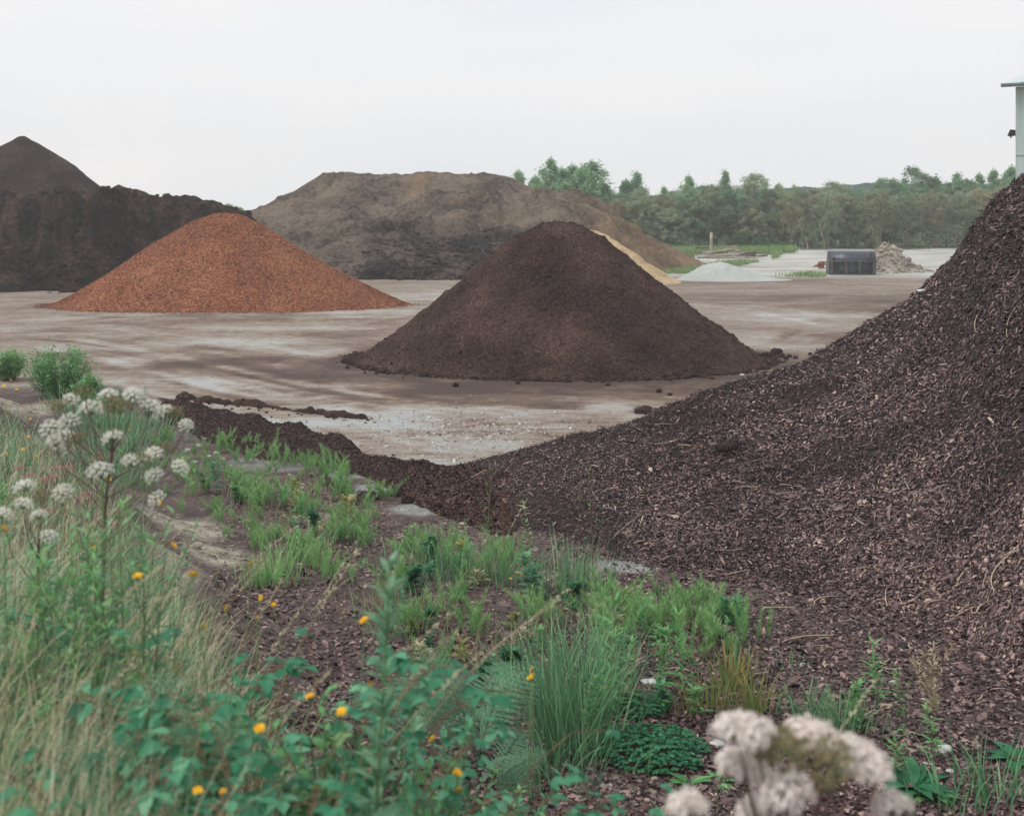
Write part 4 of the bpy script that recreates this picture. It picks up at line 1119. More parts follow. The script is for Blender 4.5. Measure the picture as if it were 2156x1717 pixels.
# leaning bare trunks
for px0, py0, px1, py1, lab in [(1701, 524, 1683, 462, 'pale leaning bare trunk right of the bramble thicket'), (1735, 522, 1727, 466, 'thin bare trunk left of the straight-stemmed willow')]:
    a = P(px0, py0, 100.5); a[2] = float(gz(a[0], a[1])) - .05; b = P(px1, py1, 101)
    q = np.linspace(0, 1, 6)[:, None]; pth = a * (1 - q) + b * q; pth[:, 0] += .12 * np.sin(q[:, 0] * 6)
    m = MB(); v, f = tube(pth - a, np.linspace(.075, .03, 6), 6); m.add(v, f)
    for e in (3, 4):
        v, f = tube([pth[e] - a, pth[e] - a + np.array([.5, 0, .5]), pth[e] - a + np.array([.8, .1, 1.1])], [.025, .018, .008], 4); m.add(v, f)
    tag(m.build('bare_trunk', M_pale, loc=a), lab, 'bare trunk')

# bramble thicket and weeds by the timber pile
M_bram = lm('bramble_far', (44, 74, 52), (72, 108, 74), (104, 138, 98), rand=.2)
def thicket(px, top, d, w, lab, seed):
    r = np.random.default_rng(seed)
    x = (px - 1078) / F * d; g = float(gz(x, d)); h = H - (top - YH) / F * d - g
    n = 3800
    q = unit(r.normal(0, 1, (n, 3))); q[:, 2] = np.abs(q[:, 2])
    rad = r.uniform(.72, 1.0, n) * (1 + .35 * fbm(q[:, 0] * 2 + seed, q[:, 1] * 2 + q[:, 2] * 2, seed, 3))
    c = q * rad[:, None] * np.array([w / 2, w / 2.4, h])
    L = r.uniform(.07, .15, n)
    v, f = kites(c, unit(r.normal(0, 1, (n, 3))), unit(q + r.normal(0, .5, (n, 3))), L, L * .7, .15)
    root = thing('bramble_thicket', (x, d, g), lab, 'thicket')
    MB().add(v, f, np.repeat(np.clip(.5 + r.normal(0, .16, n), 0, 1), 5)).build('foliage', M_bram, root, False)
    m = MB()
    for i in range(14):
        a = r.uniform(0, 6.28); R_ = r.uniform(.3, .48) * w
        v, f = tube([(0, 0, 0), (math.cos(a) * R_ * .5, math.sin(a) * R_ * .5, h * .9), (math.cos(a) * R_, math.sin(a) * R_, h * .5)], .012, 4, False); m.add(v, f)
    m.build('cane', M_bark, root)
thicket(1565, 490, 97, 2.2, 'tallest bramble mound, left part of the thicket behind the timber', 3)
thicket(1605, 499, 96.5, 2.6, 'middle bramble mound of the thicket behind the timber', 4)
thicket(1648, 508, 96.5, 2.2, 'lowest bramble mound at the right end of the thicket', 5)
thicket(1420, 511, 99, 3.0, 'weedy bramble mound at the back of the grass strip', 6)
# rough grass there
M_fgrass = lm('far_grass', (96, 126, 80), (138, 164, 108), (174, 190, 138), rand=0)
r = np.random.default_rng(17)
n = 40000
px = r.uniform(1375, 1700, n); d = r.uniform(80, 98, n)
X = (px - 1078) / F * d
py_ = YH + (H - gz(X, d)) / d * F
line = np.interp(px, [1375, 1420, 1500, 1560, 1640, 1700], [584, 580, 568, 560, 542, 532])
k = (py_ < line + 5 * fbm(px * .03, d * .4, 7, 3)) & ~((px > 1462) & (px < 1625) & (d > 87.3) & (d < 92)) & (px < 1655 + 60 * fbm(d * .6, px * .01, 12, 3)) & (r.uniform(0, 1, n) < sstep(-.25, .25, fbm(X * .45, d * .45, 8, 4) + .25 + .5 * (d > 91)))
X, Y = X[k], d[k]
p2 = r.normal(1705, 24, 1500); d2 = r.normal(78.4, .9, 1500); x2 = (p2 - 1078) / F * d2
k2 = (fbm(x2 * .9, d2 * .9, 9, 3) > -.1) & (p2 < 1740)
X = np.concatenate([X, x2[k2]]); Y = np.concatenate([Y, d2[k2]])
n = len(X)
v, f, _ = blades(np.stack([X, Y, gz(X, Y)], -1), r.uniform(.15, .5, n) * (.6 + .5 * (Y > 90)), r.uniform(0, 6.28, n), r.uniform(.2, .9, n), .05, 3, r)
tag(MB().add(v, f, np.repeat(np.clip(r.normal(.5, .18, n), 0, 1), 6)).build('grass', M_fgrass, smooth=False), 'rough pale green grass strip at the back of the yard', kind='stuff')
# ------------------------------------------------------------------ foreground plants
M_green = lm('grass_green', (60, 106, 78), (106, 158, 114), (166, 200, 154), rand=.15)
M_dry = lm('grass_dry', (120, 108, 80), (186, 176, 142), (230, 222, 196), rand=.15)
M_horse = lm('horsetail_green', (90, 138, 84), (134, 182, 116), (176, 208, 150), rand=.25)
M_teal = lm('broad_leaf', (34, 92, 66), (64, 138, 102), (118, 182, 144), rand=.2, rough=.5)
M_fern = lm('fern_green', (66, 108, 82), (96, 142, 110), (138, 178, 144), rand=.15)
M_weed = lm('weed_green', (58, 112, 66), (100, 160, 98), (152, 194, 136), rand=.2)
M_clov = lm('clover_green', (30, 82, 56), (48, 116, 78), (84, 148, 108), rand=.1)
M_stem = plain_mat('green_stem', S((84, 110, 72)), S((122, 138, 92)), 20, .7)
M_pstem = plain_mat('purple_stem', S((84, 58, 62)), S((116, 92, 80)), 20, .6)
M_brstem = plain_mat('brown_stem', S((92, 68, 54)), S((136, 108, 84)), 20, .8)
M_white = lm('white_floret', (206, 208, 194), (236, 236, 226), (248, 246, 240), rand=0, trans=.2)
M_pinkw = lm('pinkish_floret', (214, 202, 192), (240, 230, 224), (250, 246, 242), rand=0, trans=.2)
M_seed = lm('spent_floret', (104, 92, 66), (142, 130, 96), (172, 160, 124), rand=.1, trans=.2)
M_yellow = lm('yellow_petal', (228, 164, 16), (248, 200, 36), (254, 220, 84), rand=.1, trans=.2)
M_pink = lm('pink_floret', (150, 104, 106), (184, 138, 138), (212, 174, 170), rand=.1)
M_tip = lm('yellowing_grass', (92, 128, 74), (132, 146, 84), (186, 150, 88), rand=.1)
M_red2 = lm('reddened_leaf', (130, 70, 62), (164, 98, 84), (182, 132, 104), rand=.1)
M_stone = plain_mat('pale_stone', S((150, 152, 150)), S((206, 208, 204)), 9, .85)
M_pot = plain_mat('broken_pipe', S((150, 140, 130)), S((196, 186, 172)), 7, .9)
M_potr = plain_mat('pinkish_shard', S((164, 142, 128)), S((196, 172, 156)), 6, .9)
M_stick = plain_mat('bleached_stick', S((150, 130, 108)), S((204, 190, 168)), 14, .8)
M_stickd = plain_mat('dark_stick', S((72, 58, 52)), S((112, 92, 80)), 14, .8)
M_clod = soil_mat('dark_clod', [(.3, S((36, 29, 29))), (.6, S((66, 53, 50)))], 2, 30, .02, .9)
r = np.random.default_rng(404)

def base(px, d):
    x = (px - 1078) / F * d
    return np.array([x, d, float(gz(x, d))])
def GB(px, py):
    """point of the bark pile or ground seen at a survey pixel"""
    d = np.arange(5, 26, .01); x = (px - 1078) / F * d; z = H - (py - YH) / F * d
    top = np.maximum(bark_top(x, d), wind_top(x, d))
    i = np.nonzero(z <= top)[0]; i = i[0] if len(i) else -1
    return np.array([x[i], d[i], top[i]])

# ---- tangled grass of the bank
def field(n, d0, d1, pxr, lim, smin, seed):
    r = np.random.default_rng(seed)
    d = np.exp(r.uniform(math.log(d0), math.log(d1), n)); px = r.uniform(pxr[0], pxr[1], n)
    x = (px - 1078) / F * d; s = bank_s(x, d)
    l = np.interp(d, lim[0], lim[1]) + 90 * fbm(x * 1.4, d * 1.4, seed, 3)
    k = (px < l) & (s > smin + .8 * fbm(x * .8, d * .8, seed + 1, 3)) & (r.uniform(0, 1, n) < .75 + .9 * fbm(x * 2, d * 2, seed + 2, 3))
    return x[k], d[k]
LIM = ([1.7, 2.5, 3.2, 4, 6, 9, 14], [840, 800, 700, 600, 500, 360, 230])
X, Y = field(23000, 1.7, 15, (-160, 900), LIM, .25, 501); n = len(X)
hh = r.uniform(.25, .72, n) * np.interp(Y, [1.7, 3, 8, 14], [.9, 1.0, .8, .55])
v, f, _ = blades(np.stack([X, Y, gz(X, Y)], -1), hh, r.normal(.2, 2.2, n), r.uniform(.15, 1.7, n), r.uniform(.004, .0105, n), 6, r)
tag(MB().add(v, f, np.repeat(np.clip(r.normal(.5, .28, n), 0, 1), 12)).build('grass', M_green), 'green grass blades tangled over the left bank', kind='stuff')
X, Y = field(17000, 1.8, 13, (-160, 820), LIM, .5, 502); n = len(X)
hh = r.uniform(.3, .85, n) * np.interp(Y, [1.7, 3, 8, 14], [.95, 1.0, .8, .5])
v, f, _ = blades(np.stack([X, Y, gz(X, Y)], -1), hh, r.normal(.1, 1.6, n), r.uniform(.15, 1.9, n), r.uniform(.0026, .006, n), 6, r)
tag(MB().add(v, f, np.repeat(np.clip(r.normal(.64, .28, n), 0, 1), 12)).build('dry_grass', M_dry), 'straw-coloured dry grass leaning across the left bank', kind='stuff')

# ---- flowering grass stalks with bleached heads
def stalk(px, d, top, az, name, label, group):
    b = base(px, d); hgt = H - (top - YH) / F * d - b[2]
    q = np.linspace(0, 1, 9); bend = r.uniform(.25, .6)
    pth = np.stack([np.cos(az) * hgt * bend * q ** 2.2, np.sin(az) * hgt * bend * q ** 2.2, hgt * (q - .12 * bend * q ** 4)], -1)
    root = thing(name, b, label, 'grass stalk', group)
    v, f = tube(pth, .0016 - .0007 * q, 4); MB().add(v, f).build('culm', M_dry, root)
    k = 60; t = r.uniform(.84, 1.0, k)
    c = np.stack([np.interp(t, q, pth[:, i]) for i in range(3)], -1)
    dr = unit(pth[-1] - pth[-2] + r.normal(0, .05, (k, 3)) * 1.0)
    L = r.uniform(.006, .013, k)
    v, f = kites(c + r.normal(0, .0024, (k, 3)), dr + r.normal(0, .28, (k, 3)), r.normal(0, 1, (k, 3)), L, L * .42, .2)
    MB().add(v, f, np.repeat(np.clip(r.normal(.68, .15, k), 0, 1), 5)).build('seed_head', M_dry, root)
for px, d, top in [(455, 3.6, 1255), (500, 3.4, 1190), (560, 3.2, 1250), (470, 4.2, 1180), (430, 4.6, 1120), (380, 4.8, 1100), (300, 5, 1110), (610, 2.9, 1270), (640, 2.8, 1240), (660, 3.2, 1225),
                   (350, 4.1, 1150), (240, 4.3, 1130), (180, 4.6, 1090), (120, 4.6, 1010), (60, 4.8, 1000), (20, 4.4, 1030), (90, 3.9, 1080), (150, 3.6, 1160), (45, 3.4, 1150), (10, 3.0, 1230), (210, 3.3, 1210), (280, 3.2, 1260),
                   (100, 3.2, 1290), (330, 3.2, 1330), (60, 3, 1380), (150, 2.9, 1420), (405, 3.0, 1400), (585, 4.4, 1195), (545, 5.0, 1150), (690, 3.6, 1230)]:
    stalk(px - 55, d, top, r.normal(.15, .45), 'grass_stalk', 'bleached flowering grass stalk leaning over the left bank', 'dry flowering grass stalks on the left bank')
for px, d, top, az in [(1145, 9, 1062, .3), (935, 9.5, 1105, -.3), (1000, 9.2, 1050, .6), (1400, 3, 1440, .4)]:
    stalk(px, d, top, az, 'grass_stalk', {1145: 'straw-coloured grass stalk rising before the dark bark hollow in the middle', 935: 'dry grass stalk beside the grey gravel patch by the windrow', 1000: 'pale bent grass stalk left of the yellow-green parsnip', 1400: 'blurred pale grass head close in front of the green weeds right of centre'}[px], 'grass stalk' and None)

# ---- angelica
def head_mesh(name, mat, n, seed, R=1.0, sub=.2):
    r = np.random.default_rng(seed); m = MB()
    i = np.arange(n) + .5; ph = np.arccos(1 - 1.25 * i / n); th = math.pi * (1 + 5 ** .5) * i
    for k in range(n):
        c = np.array([math.cos(th[k]) * math.sin(ph[k]), math.sin(th[k]) * math.sin(ph[k]), math.cos(ph[k]) * .85]) * r.uniform(.86, 1.04)
        q = 26
        o = unit(r.normal(0, 1, (q, 3))) * sub * r.uniform(.55, 1.05, (q, 1)) * np.array([1, 1, .8])
        L = np.full(q, sub * .72)
        v, f = kites(c + o - .0, unit(r.normal(0, 1, (q, 3))), unit(o + c * .3), L, L, .1)
        m.add(v, f, np.repeat(np.clip(r.normal(.55, .16, q), 0, 1), 5))
        v, f = tube([(0, 0, -.35), c * .5 + np.array([0, 0, -.12]), c], .022, 3, False); m.add(v, f, .3, 1)
    return m.mesh(name, [mat, M_stem], False)
HW = [head_mesh('flower_head', M_white, 28, s, sub=.185) for s in (1, 2)]; HP = head_mesh('flower_head', M_pinkw, 34, 3, sub=.22); HS = [head_mesh('seed_head', M_seed, 18, s, sub=.17) for s in (4, 5)]
def angelica(root_px, d, heads, label, rad, stem_pts, smat, hmesh, leaf_n=3):
    b = base(root_px, d)
    root = thing('angelica_plant', b, label, 'flower')
    pts = [np.zeros(3)] + [P(x, y, d) - b for x, y in stem_pts]
    pts = np.array(pts); q = np.linspace(0, 1, len(pts)); qq = np.linspace(0, 1, 14)
    pp = np.stack([np.interp(qq, q, pts[:, i]) for i in range(3)], -1)
    v, f = tube(pp, np.linspace(.0065, .0035, 14), 7); MB().add(v, f).build('stem', smat, root)
    for (x, y, s, k) in heads:
        c = P(x, y, d + r.normal(0, .05)) - b
        j = int(np.argmin(np.abs(pp[:, 2] - (c[2] - .16 - .35 * np.linalg.norm(c[:2] - pp[-1, :2])))))
        a = pp[min(max(j, 3), 13)]
        mid = a * .45 + c * .55 + np.array([0, 0, .0]) + (c - a) * np.array([.18, .18, -.12])
        v, f = tube([a, mid, c - np.array([0, 0, rad * s * .3])], [.0022, .0018, .0014], 5, False)
        MB().add(v, f).build('ray', smat, root)
        o = bpy.data.objects.new('flower_head' if k < 2 else 'seed_head', (HS[int(r.integers(2))] if k == 2 else hmesh[int(r.integers(len(hmesh)))]))
        COL.objects.link(o); o.parent = root; o.location = c; o.scale = (rad * s,) * 3
        dirn = c - pp[-1]; o.rotation_euler = (-.6 * np.clip(dirn[1] * 5, -1, 1) + r.normal(0, .2) + .25, .5 * np.clip(dirn[0] * 4, -1, 1) + r.normal(0, .15), r.uniform(0, 6))
        if k == 2: o['label'] = 'brownish head gone to seed'
    for i in range(leaf_n):
        a = r.uniform(0, 6.28); z = pp[3 + i, 2] * .8
        c = np.stack([np.cos(a) * np.linspace(.04, .25, 7), np.sin(a) * np.linspace(.04, .25, 7), z + np.linspace(0, .1, 7)], -1)
        c = np.repeat(c, 2, 0); dr = np.stack([np.cos(a + np.tile([.8, -.8], 7)), np.sin(a + np.tile([.8, -.8], 7)), np.zeros(14)], -1)
        v, f = leaves7(c, dr, np.tile([0, 0, 1.0], (14, 1)) + r.normal(0, .2, (14, 3)), .07, .035); mb = MB().add(v, f, .5)
        v, f = tube([pp[3 + i], c[0], c[-1]], .002, 4, False); mb.add(v, f, .4); mb.build('leaf', M_teal, root)
angelica(222, 4.1, [(227, 836, .95, 0), (281, 834, 1, 0), (192, 864, 1.15, 0), (146, 889, 1, 0), (107, 905, 1, 0), (118, 936, 1.05, 0), (140, 922, .95, 0), (237, 924, 1, 0), (318, 860, 1, 0), (344, 870, .95, 0), (391, 896, .7, 0),
    (150, 842, .8, 0), (132, 853, .7, 2), (165, 926, 1, 2), (253, 862, 1.15, 2), (240, 852, 1, 2), (367, 872, .95, 2), (178, 828, .95, 2), (112, 858, .8, 2)],
    'tall angelica with a wide spread of white flower heads before the yard edge', .0345, [(216, 1200), (222, 1060), (240, 920)], M_pstem, HW)
angelica(210, 4.0, [(211, 994, 1.2, 0), (278, 974, 1, 0), (322, 958, .9, 0), (379, 985, .85, 0), (325, 1003, .85, 0), (331, 1051, .85, 0), (351, 951, .9, 2), (300, 968, .8, 2)],
    'angelica with one large round white head on a thick straight stem', .0345, [(214, 1250), (219, 1120), (214, 1010)], M_stem, HW)
angelica(75, 4.0, [(133, 1038, .95, 0), (52, 1027, 1, 0), (50, 1065, .85, 0), (104, 1132, .9, 0), (6, 1085, .95, 0), (81, 1087, .8, 0), (88, 1045, .8, 2)],
    'angelica at the far left edge with faded white heads among dry grass', .034, [(78, 1300), (80, 1200), (82, 1120)], M_pstem, HW)
angelica(1690, 1.8, [(1552, 1545, 1.1, 0), (1590, 1548, .9, 0), (1690, 1552, 1.05, 0), (1722, 1560, 1, 0), (1790, 1592, 1, 0), (1822, 1612, 1.1, 0), (1843, 1634, .8, 0), (1566, 1622, 1.2, 0), (1545, 1610, .8, 0), (1655, 1672, 1.25, 0), (1601, 1592, .7, 2),
    (1640, 1575, 1.1, 2), (1670, 1590, 1.1, 2), (1717, 1608, 1.1, 2), (1760, 1620, 1, 2), (1625, 1560, 1, 2), (1752, 1585, .9, 2), (1745, 1655, .6, 2), (1878, 1700, .9, 0), (1447, 1702, .9, 0), (1590, 1712, .9, 0)],
    'blurred pinkish-white angelica close to the camera at the lower right', .031, [(1695, 1900), (1715, 1720), (1738, 1650)], M_pstem, [HP], 2)

# ---- yellow hawkweed
m = MB(); n = 34
a = np.arange(n) * 2.4; el = r.uniform(.1, .75, n)
d_ = np.stack([np.cos(a) * np.cos(el), np.sin(a) * np.cos(el), np.sin(el)], -1)
v, f = kites(np.zeros((n, 3)), d_, np.tile([0, 0, 1.0], (n, 1)), r.uniform(.8, 1.05, n), .34, .1, .7); m.add(v, f, np.repeat(r.uniform(.2, .9, n), 5))
v, f = tube([(0, 0, -.75), (0, 0, -.45), (0, 0, 0)], [.1, .3, .32], 8); m.add(v, f, .4, 1)
YH_MESH = m.mesh('flower_head', [M_yellow, M_stem], False)
def flower(px, py, d, label, group=None, rad=.014):
    c = P(px, py, d); dx = r.normal(0, .10); b = np.array([c[0] + dx, d + r.normal(0, .04), 0.0]); b[2] = float(gz(b[0], b[1]))
    if c[2] - b[2] < .06: b[2] = c[2] - .12
    root = thing('hawkweed_flower', b, label, 'flower', group)
    e = c - b; q = np.linspace(0, 1, 7)[:, None]
    pth = e * q + np.array([1, .4, 0]) * (np.sin(q * math.pi) * r.normal(0, .035))
    v, f = tube(pth - np.array([0, 0, rad * .6]) * q, .0012 + .0006 * (d > 3), 4); MB().add(v, f).build('stem', M_stem, root)
    o = bpy.data.objects.new('flower_head', YH_MESH); COL.objects.link(o); o.parent = root; o.location = e; o.scale = (rad,) * 3
    o.rotation_euler = (r.normal(.45, .35), r.normal(0, .35), r.uniform(0, 6))
FG = 'small yellow flowers scattered over the left bank'
named = {(1118, 1426): 'yellow flower standing before the long grass tuft in the middle', (1514, 1616): 'single small yellow flower left of the blurred angelica', (768, 1306): 'yellow flower high on the stem beside the blurred tall weed',
         (365, 1148): 'yellow flower in front of the pale clay slope', (962, 1626): 'upper of two yellow flowers over the fern at bottom centre', (966, 1664): 'lower of two yellow flowers over the fern at bottom centre',
         (992, 1468): 'yellow flower just above the broken shards', (909, 1555): 'ragged yellow flower low beside the fern', (719, 1498): 'bright yellow flower right of the bramble leaves', (547, 1533): 'yellow flower over the bramble leaves',
         (8, 1113): 'yellow flower at the very left edge of the photo'}
for px, py, d, s in [(365, 1148, 3.6, 1), (290, 1213, 3.2, 1.1), (406, 1211, 3.1, 1.15), (529, 1187, 4, .8), (550, 1258, 4, .8), (576, 1272, 4, .7), (477, 1280, 3.6, .8), (768, 1306, 3, 1.05), (653, 1466, 2.8, .9), (719, 1498, 2.7, 1), (547, 1533, 2.6, 1),
                   (799, 1510, 3.2, .7), (909, 1555, 3.4, 1), (992, 1468, 3.4, 1.1), (1118, 1426, 3.6, 1.1), (1120, 1408, 3.8, .7), (962, 1626, 3, 1), (966, 1664, 3, 1.0), (417, 1665, 2.5, .9), (470, 1665, 2.5, .6), (1514, 1616, 6.4, 1.1), (779, 1440, 3, .8),
                   (8, 1113, 3.4, .95), (190, 1130, 4.4, .8), (195, 1153, 4.4, .9), (185, 1172, 4.4, .9), (333, 1056, 4.1, 1), (460, 1205, 4.4, .7), (430, 1320, 3.4, .6), (285, 1375, 3.2, .6), (540, 1300, 3.4, .6)]:
    flower(px, py, d, named.get((px, py), 'yellow hawkweed flower on a thin stem among the bank grass and leaves'), FG, .0145 * s)
for px, py in [(52, 897), (75, 960), (100, 953), (92, 968), (160, 1000), (135, 1040), (12, 955), (30, 1000), (65, 882), (48, 945), (270, 905), (110, 897), (22, 800), (35, 820), (8, 812), (232, 1010), (208, 955), (60, 920), (18, 1010), (5, 1005)]:
    flower(px, py, 9.5 + r.normal(0, .5), 'tiny pale yellow flower in the grass below the left bush', 'tiny yellow flowers below the left bush', .015)
flower(880, 1188, 13.2, 'tiny yellow flower among the horsetails beside the gravel patch', None, .02)
for px, py in [(1088, 1205), (1098, 1212), (1075, 1218)]: flower(px, py, 11, 'tiny yellow flower at the left edge of the central grass clump', 'tiny yellow flowers by the central grass', .018)
for px, py in [(205, 965), (40, 985), (110, 985), (140, 985), (120, 1000), (165, 1050), (95, 1010), (60, 1000), (180, 1040), (230, 1105), (100, 1075), (160, 1100), (250, 1080), (150, 1125)]:
    d = 5.4 + r.normal(0, .3); c = P(px, py, d); b = np.array([c[0] + r.normal(0, .05), d, 0]); b[2] = float(gz(b[0], d))
    if c[2] - b[2] < .1: b[2] = c[2] - .3
    root = thing('pink_flower', b, 'dull pink flat-topped flower among dry grass on the left bank', 'flower', 'pink flowers on the left bank')
    v, f = tube([(0, 0, 0), (c - b) * .5 + r.normal(0, .01, 3), c - b], .0018, 4); MB().add(v, f).build('stem', M_brstem, root)
    n = 40; o = r.normal(0, 1, (n, 3)) * np.array([.016, .016, .004]); L = np.full(n, .011)
    v, f = kites(c - b + o, r.normal(0, 1, (n, 3)), np.tile([0, 0, 1.], (n, 1)) + r.normal(0, .4, (n, 3)), L, L * .8); MB().add(v, f, np.repeat(r.uniform(.2, .8, n), 5)).build('flower_head', M_pink, root, False)

# ---- ferns
def frond_mesh(L, W, seed, npin=19):
    r = np.random.default_rng(seed); m = MB()
    q = np.linspace(0, 1, 16); arch = np.stack([q * L * (1 - .12 * q), 0 * q, L * (.34 * np.sin(q * 2.2) - .12 * q)], -1)
    v, f = tube(arch, .0028 * (1 - .85 * q), 5); m.add(v, f, .35)
    t = np.linspace(.14, .985, npin)
    env = W / 2 * np.clip(np.sin(np.clip((t - .05) * 1.25, 0, 1) * math.pi * .5) ** .6 * (1 - t) ** .72 * 1.5, .02, 1)
    for sgn in (-1, 1):
        for k in range(npin):
            c = np.array([np.interp(t[k], q, arch[:, i]) for i in range(3)])
            pl = env[k] * r.uniform(.92, 1.06); dr = unit(np.array([.55, sgn, -.10 + r.normal(0, .06)]))
            j = max(4, int(pl / .011)); u = np.linspace(.06, .97, j)
            pc = c + dr * (u * pl)[:, None]; pc[:, 2] -= .12 * pl * u ** 2
            ll = pl * .105 * (1 - u) ** .8 + .003
            for s2 in (-1, 1):
                d2 = unit(np.cross(dr, [0, 0, 1]) * s2 + dr * .5)
                v, f = kites(pc, np.tile(d2, (j, 1)), np.tile([0, 0, 1.], (j, 1)) + r.normal(0, .12, (j, 3)), ll, pl / j * 1.1 + .001, .08, .4); m.add(v, f, np.repeat(np.clip(r.normal(.55, .1, j), 0, 1), 5))
    return m.mesh('frond', M_fern, False)
FR = [frond_mesh(.6, .34, 1), frond_mesh(.6, .30, 2), frond_mesh(.6, .38, 3)]
def fern(px, d, nf, L, label, up=.7, azs=None, lift=0.0):
    b = base(px, d); b[2] += lift
    root = thing('fern', b, label, 'fern')
    for i in range(nf):
        o = bpy.data.objects.new('frond', FR[i % 3]); COL.objects.link(o); o.parent = root
        az = (azs[i % len(azs)] if azs else i * 6.28 / nf + r.normal(0, .25)); s = L / .6 * r.uniform(.85, 1.1)
        o.scale = (s, s, s); o.rotation_euler = (.95 * math.cos(az) + r.normal(0, .2), -up + r.normal(0, .15), az)
fern(372, 3.0, 7, .6, 'large blurred fern with upright fronds on the left bank', .95, None, .36)
fern(535, 3.3, 6, .5, 'fern leaning right below the clay slope', .8, None, .28)
fern(630, 3.7, 6, .6, 'smaller fern at the right edge of the bank grass', .8, None, .12)
fern(1005, float(G(1010, 1640)[1]), 5, .85, 'sharp fern with wide feathered fronds at bottom centre', .75, [.12, .55, 1.2, 2.4, 3.3], .1)
fern(850, float(G(850, 1590)[1]), 5, .55, 'fern between the bramble leaves and the broken shards', .8, [.3, .9, 1.6, 2.5, -.4, 3.5], .06)
fern(890, 1.9, 7, .3, 'very blurred pale fern at the bottom edge just left of centre', .5, None, .76)
fern(1030, float(G(1030, 1690)[1]), 4, .5, 'low fern with drooping fronds under the sharp fern', .35, [.2, -.5, 1.0, -1.2, 2.4], .12)
fern(730, 3.2, 5, .5, 'fern hidden in the stems beside the tall blurred weed', .7, None, .05)

# ---- broad-leaved brambles
def bramble(px, d, top, label, nl=16, L=.085, seed=0):
    r = np.random.default_rng(seed + 900)
    b = base(px, d); hgt = H - (top - YH) / F * d - b[2]
    root = thing('bramble_plant', b, label, 'bramble')
    lf = MB(); st = MB()
    for s in range(7):
        az = r.uniform(0, 6.28); q = np.linspace(0, 1, 8); R_ = hgt * r.uniform(.25, .6)
        pth = np.stack([np.cos(az) * R_ * q ** 1.3, np.sin(az) * R_ * q ** 1.3, hgt * r.uniform(.75, 1.05) * np.sin(q * 1.75)], -1)
        v, f = tube(pth, .0035 * (1 - .6 * q), 4); st.add(v, f)
        for k in range(nl):
            t = r.uniform(.25, 1); c = np.array([np.interp(t, q, pth[:, i]) for i in range(3)])
            a = r.uniform(0, 6.28); pd = np.array([math.cos(a), math.sin(a), .35]); e = c + pd * r.uniform(.04, .09)
            v, f = tube([c, e], .0012, 3, False); st.add(v, f)
            for da, sc_ in ((0, 1.1), (1.25, .85), (-1.25, .85)):
                dr = np.array([[math.cos(a + da), math.sin(a + da), r.normal(-.1, .2)]]); LL = L * sc_ * r.uniform(.75, 1.15)
                v, f = leaves7(e[None], dr, np.array([[0, 0, 1.]]) + r.normal(0, .25, (1, 3)), LL, LL * .72, .1, .25)
                lf.add(v, f, np.clip(r.normal(.5, .15), 0, 1))
    st.build('cane', M_brstem, root); lf.build('leaves', M_teal, root, False)
for i, (px, d, top, lab, nl, L) in enumerate([(235, 2.9, 1520, 'bramble with broad leaves, leftmost of the leafy patch', 5, .062), (330, 2.6, 1560, 'bramble low in the left middle of the leafy patch', 5, .06),
        (470, 3.0, 1475, 'bramble in the centre of the leafy patch', 6, .062), (590, 2.9, 1440, 'bramble with overlapping leaves beside the grass stalks', 5, .06), (690, 3.1, 1400, 'bramble topping the right end of the leafy patch', 5, .06),
        (560, 2.4, 1640, 'bramble low at the bottom of the leafy patch', 4, .055), (840, 3.0, 1640, 'bramble mixed with weeds left of the sharp fern', 3, .05)]):
    bramble(px, d, top, lab, nl + 2, L * .8, i)
for i, (px, d, top, lab, nl, L) in enumerate([(410, 2.7, 1500, 'bramble sprawling under the large blurred fern', 7, .062), (520, 2.6, 1530, 'bramble with paler leaves just below the centre of the leafy patch', 7, .06),
        (640, 2.5, 1540, 'bramble beside the lower right of the leafy patch', 7, .058), (730, 2.8, 1560, 'bramble spreading toward the sharp fern', 6, .055), (900, 3.3, 1640, 'bindweed-like bramble under the shards', 6, .05), (1000, 3.4, 1660, 'low bramble at the bottom edge below the sharp fern', 6, .05)]):
    bramble(px, d, top, lab, nl + 2, L * .8, i + 20)

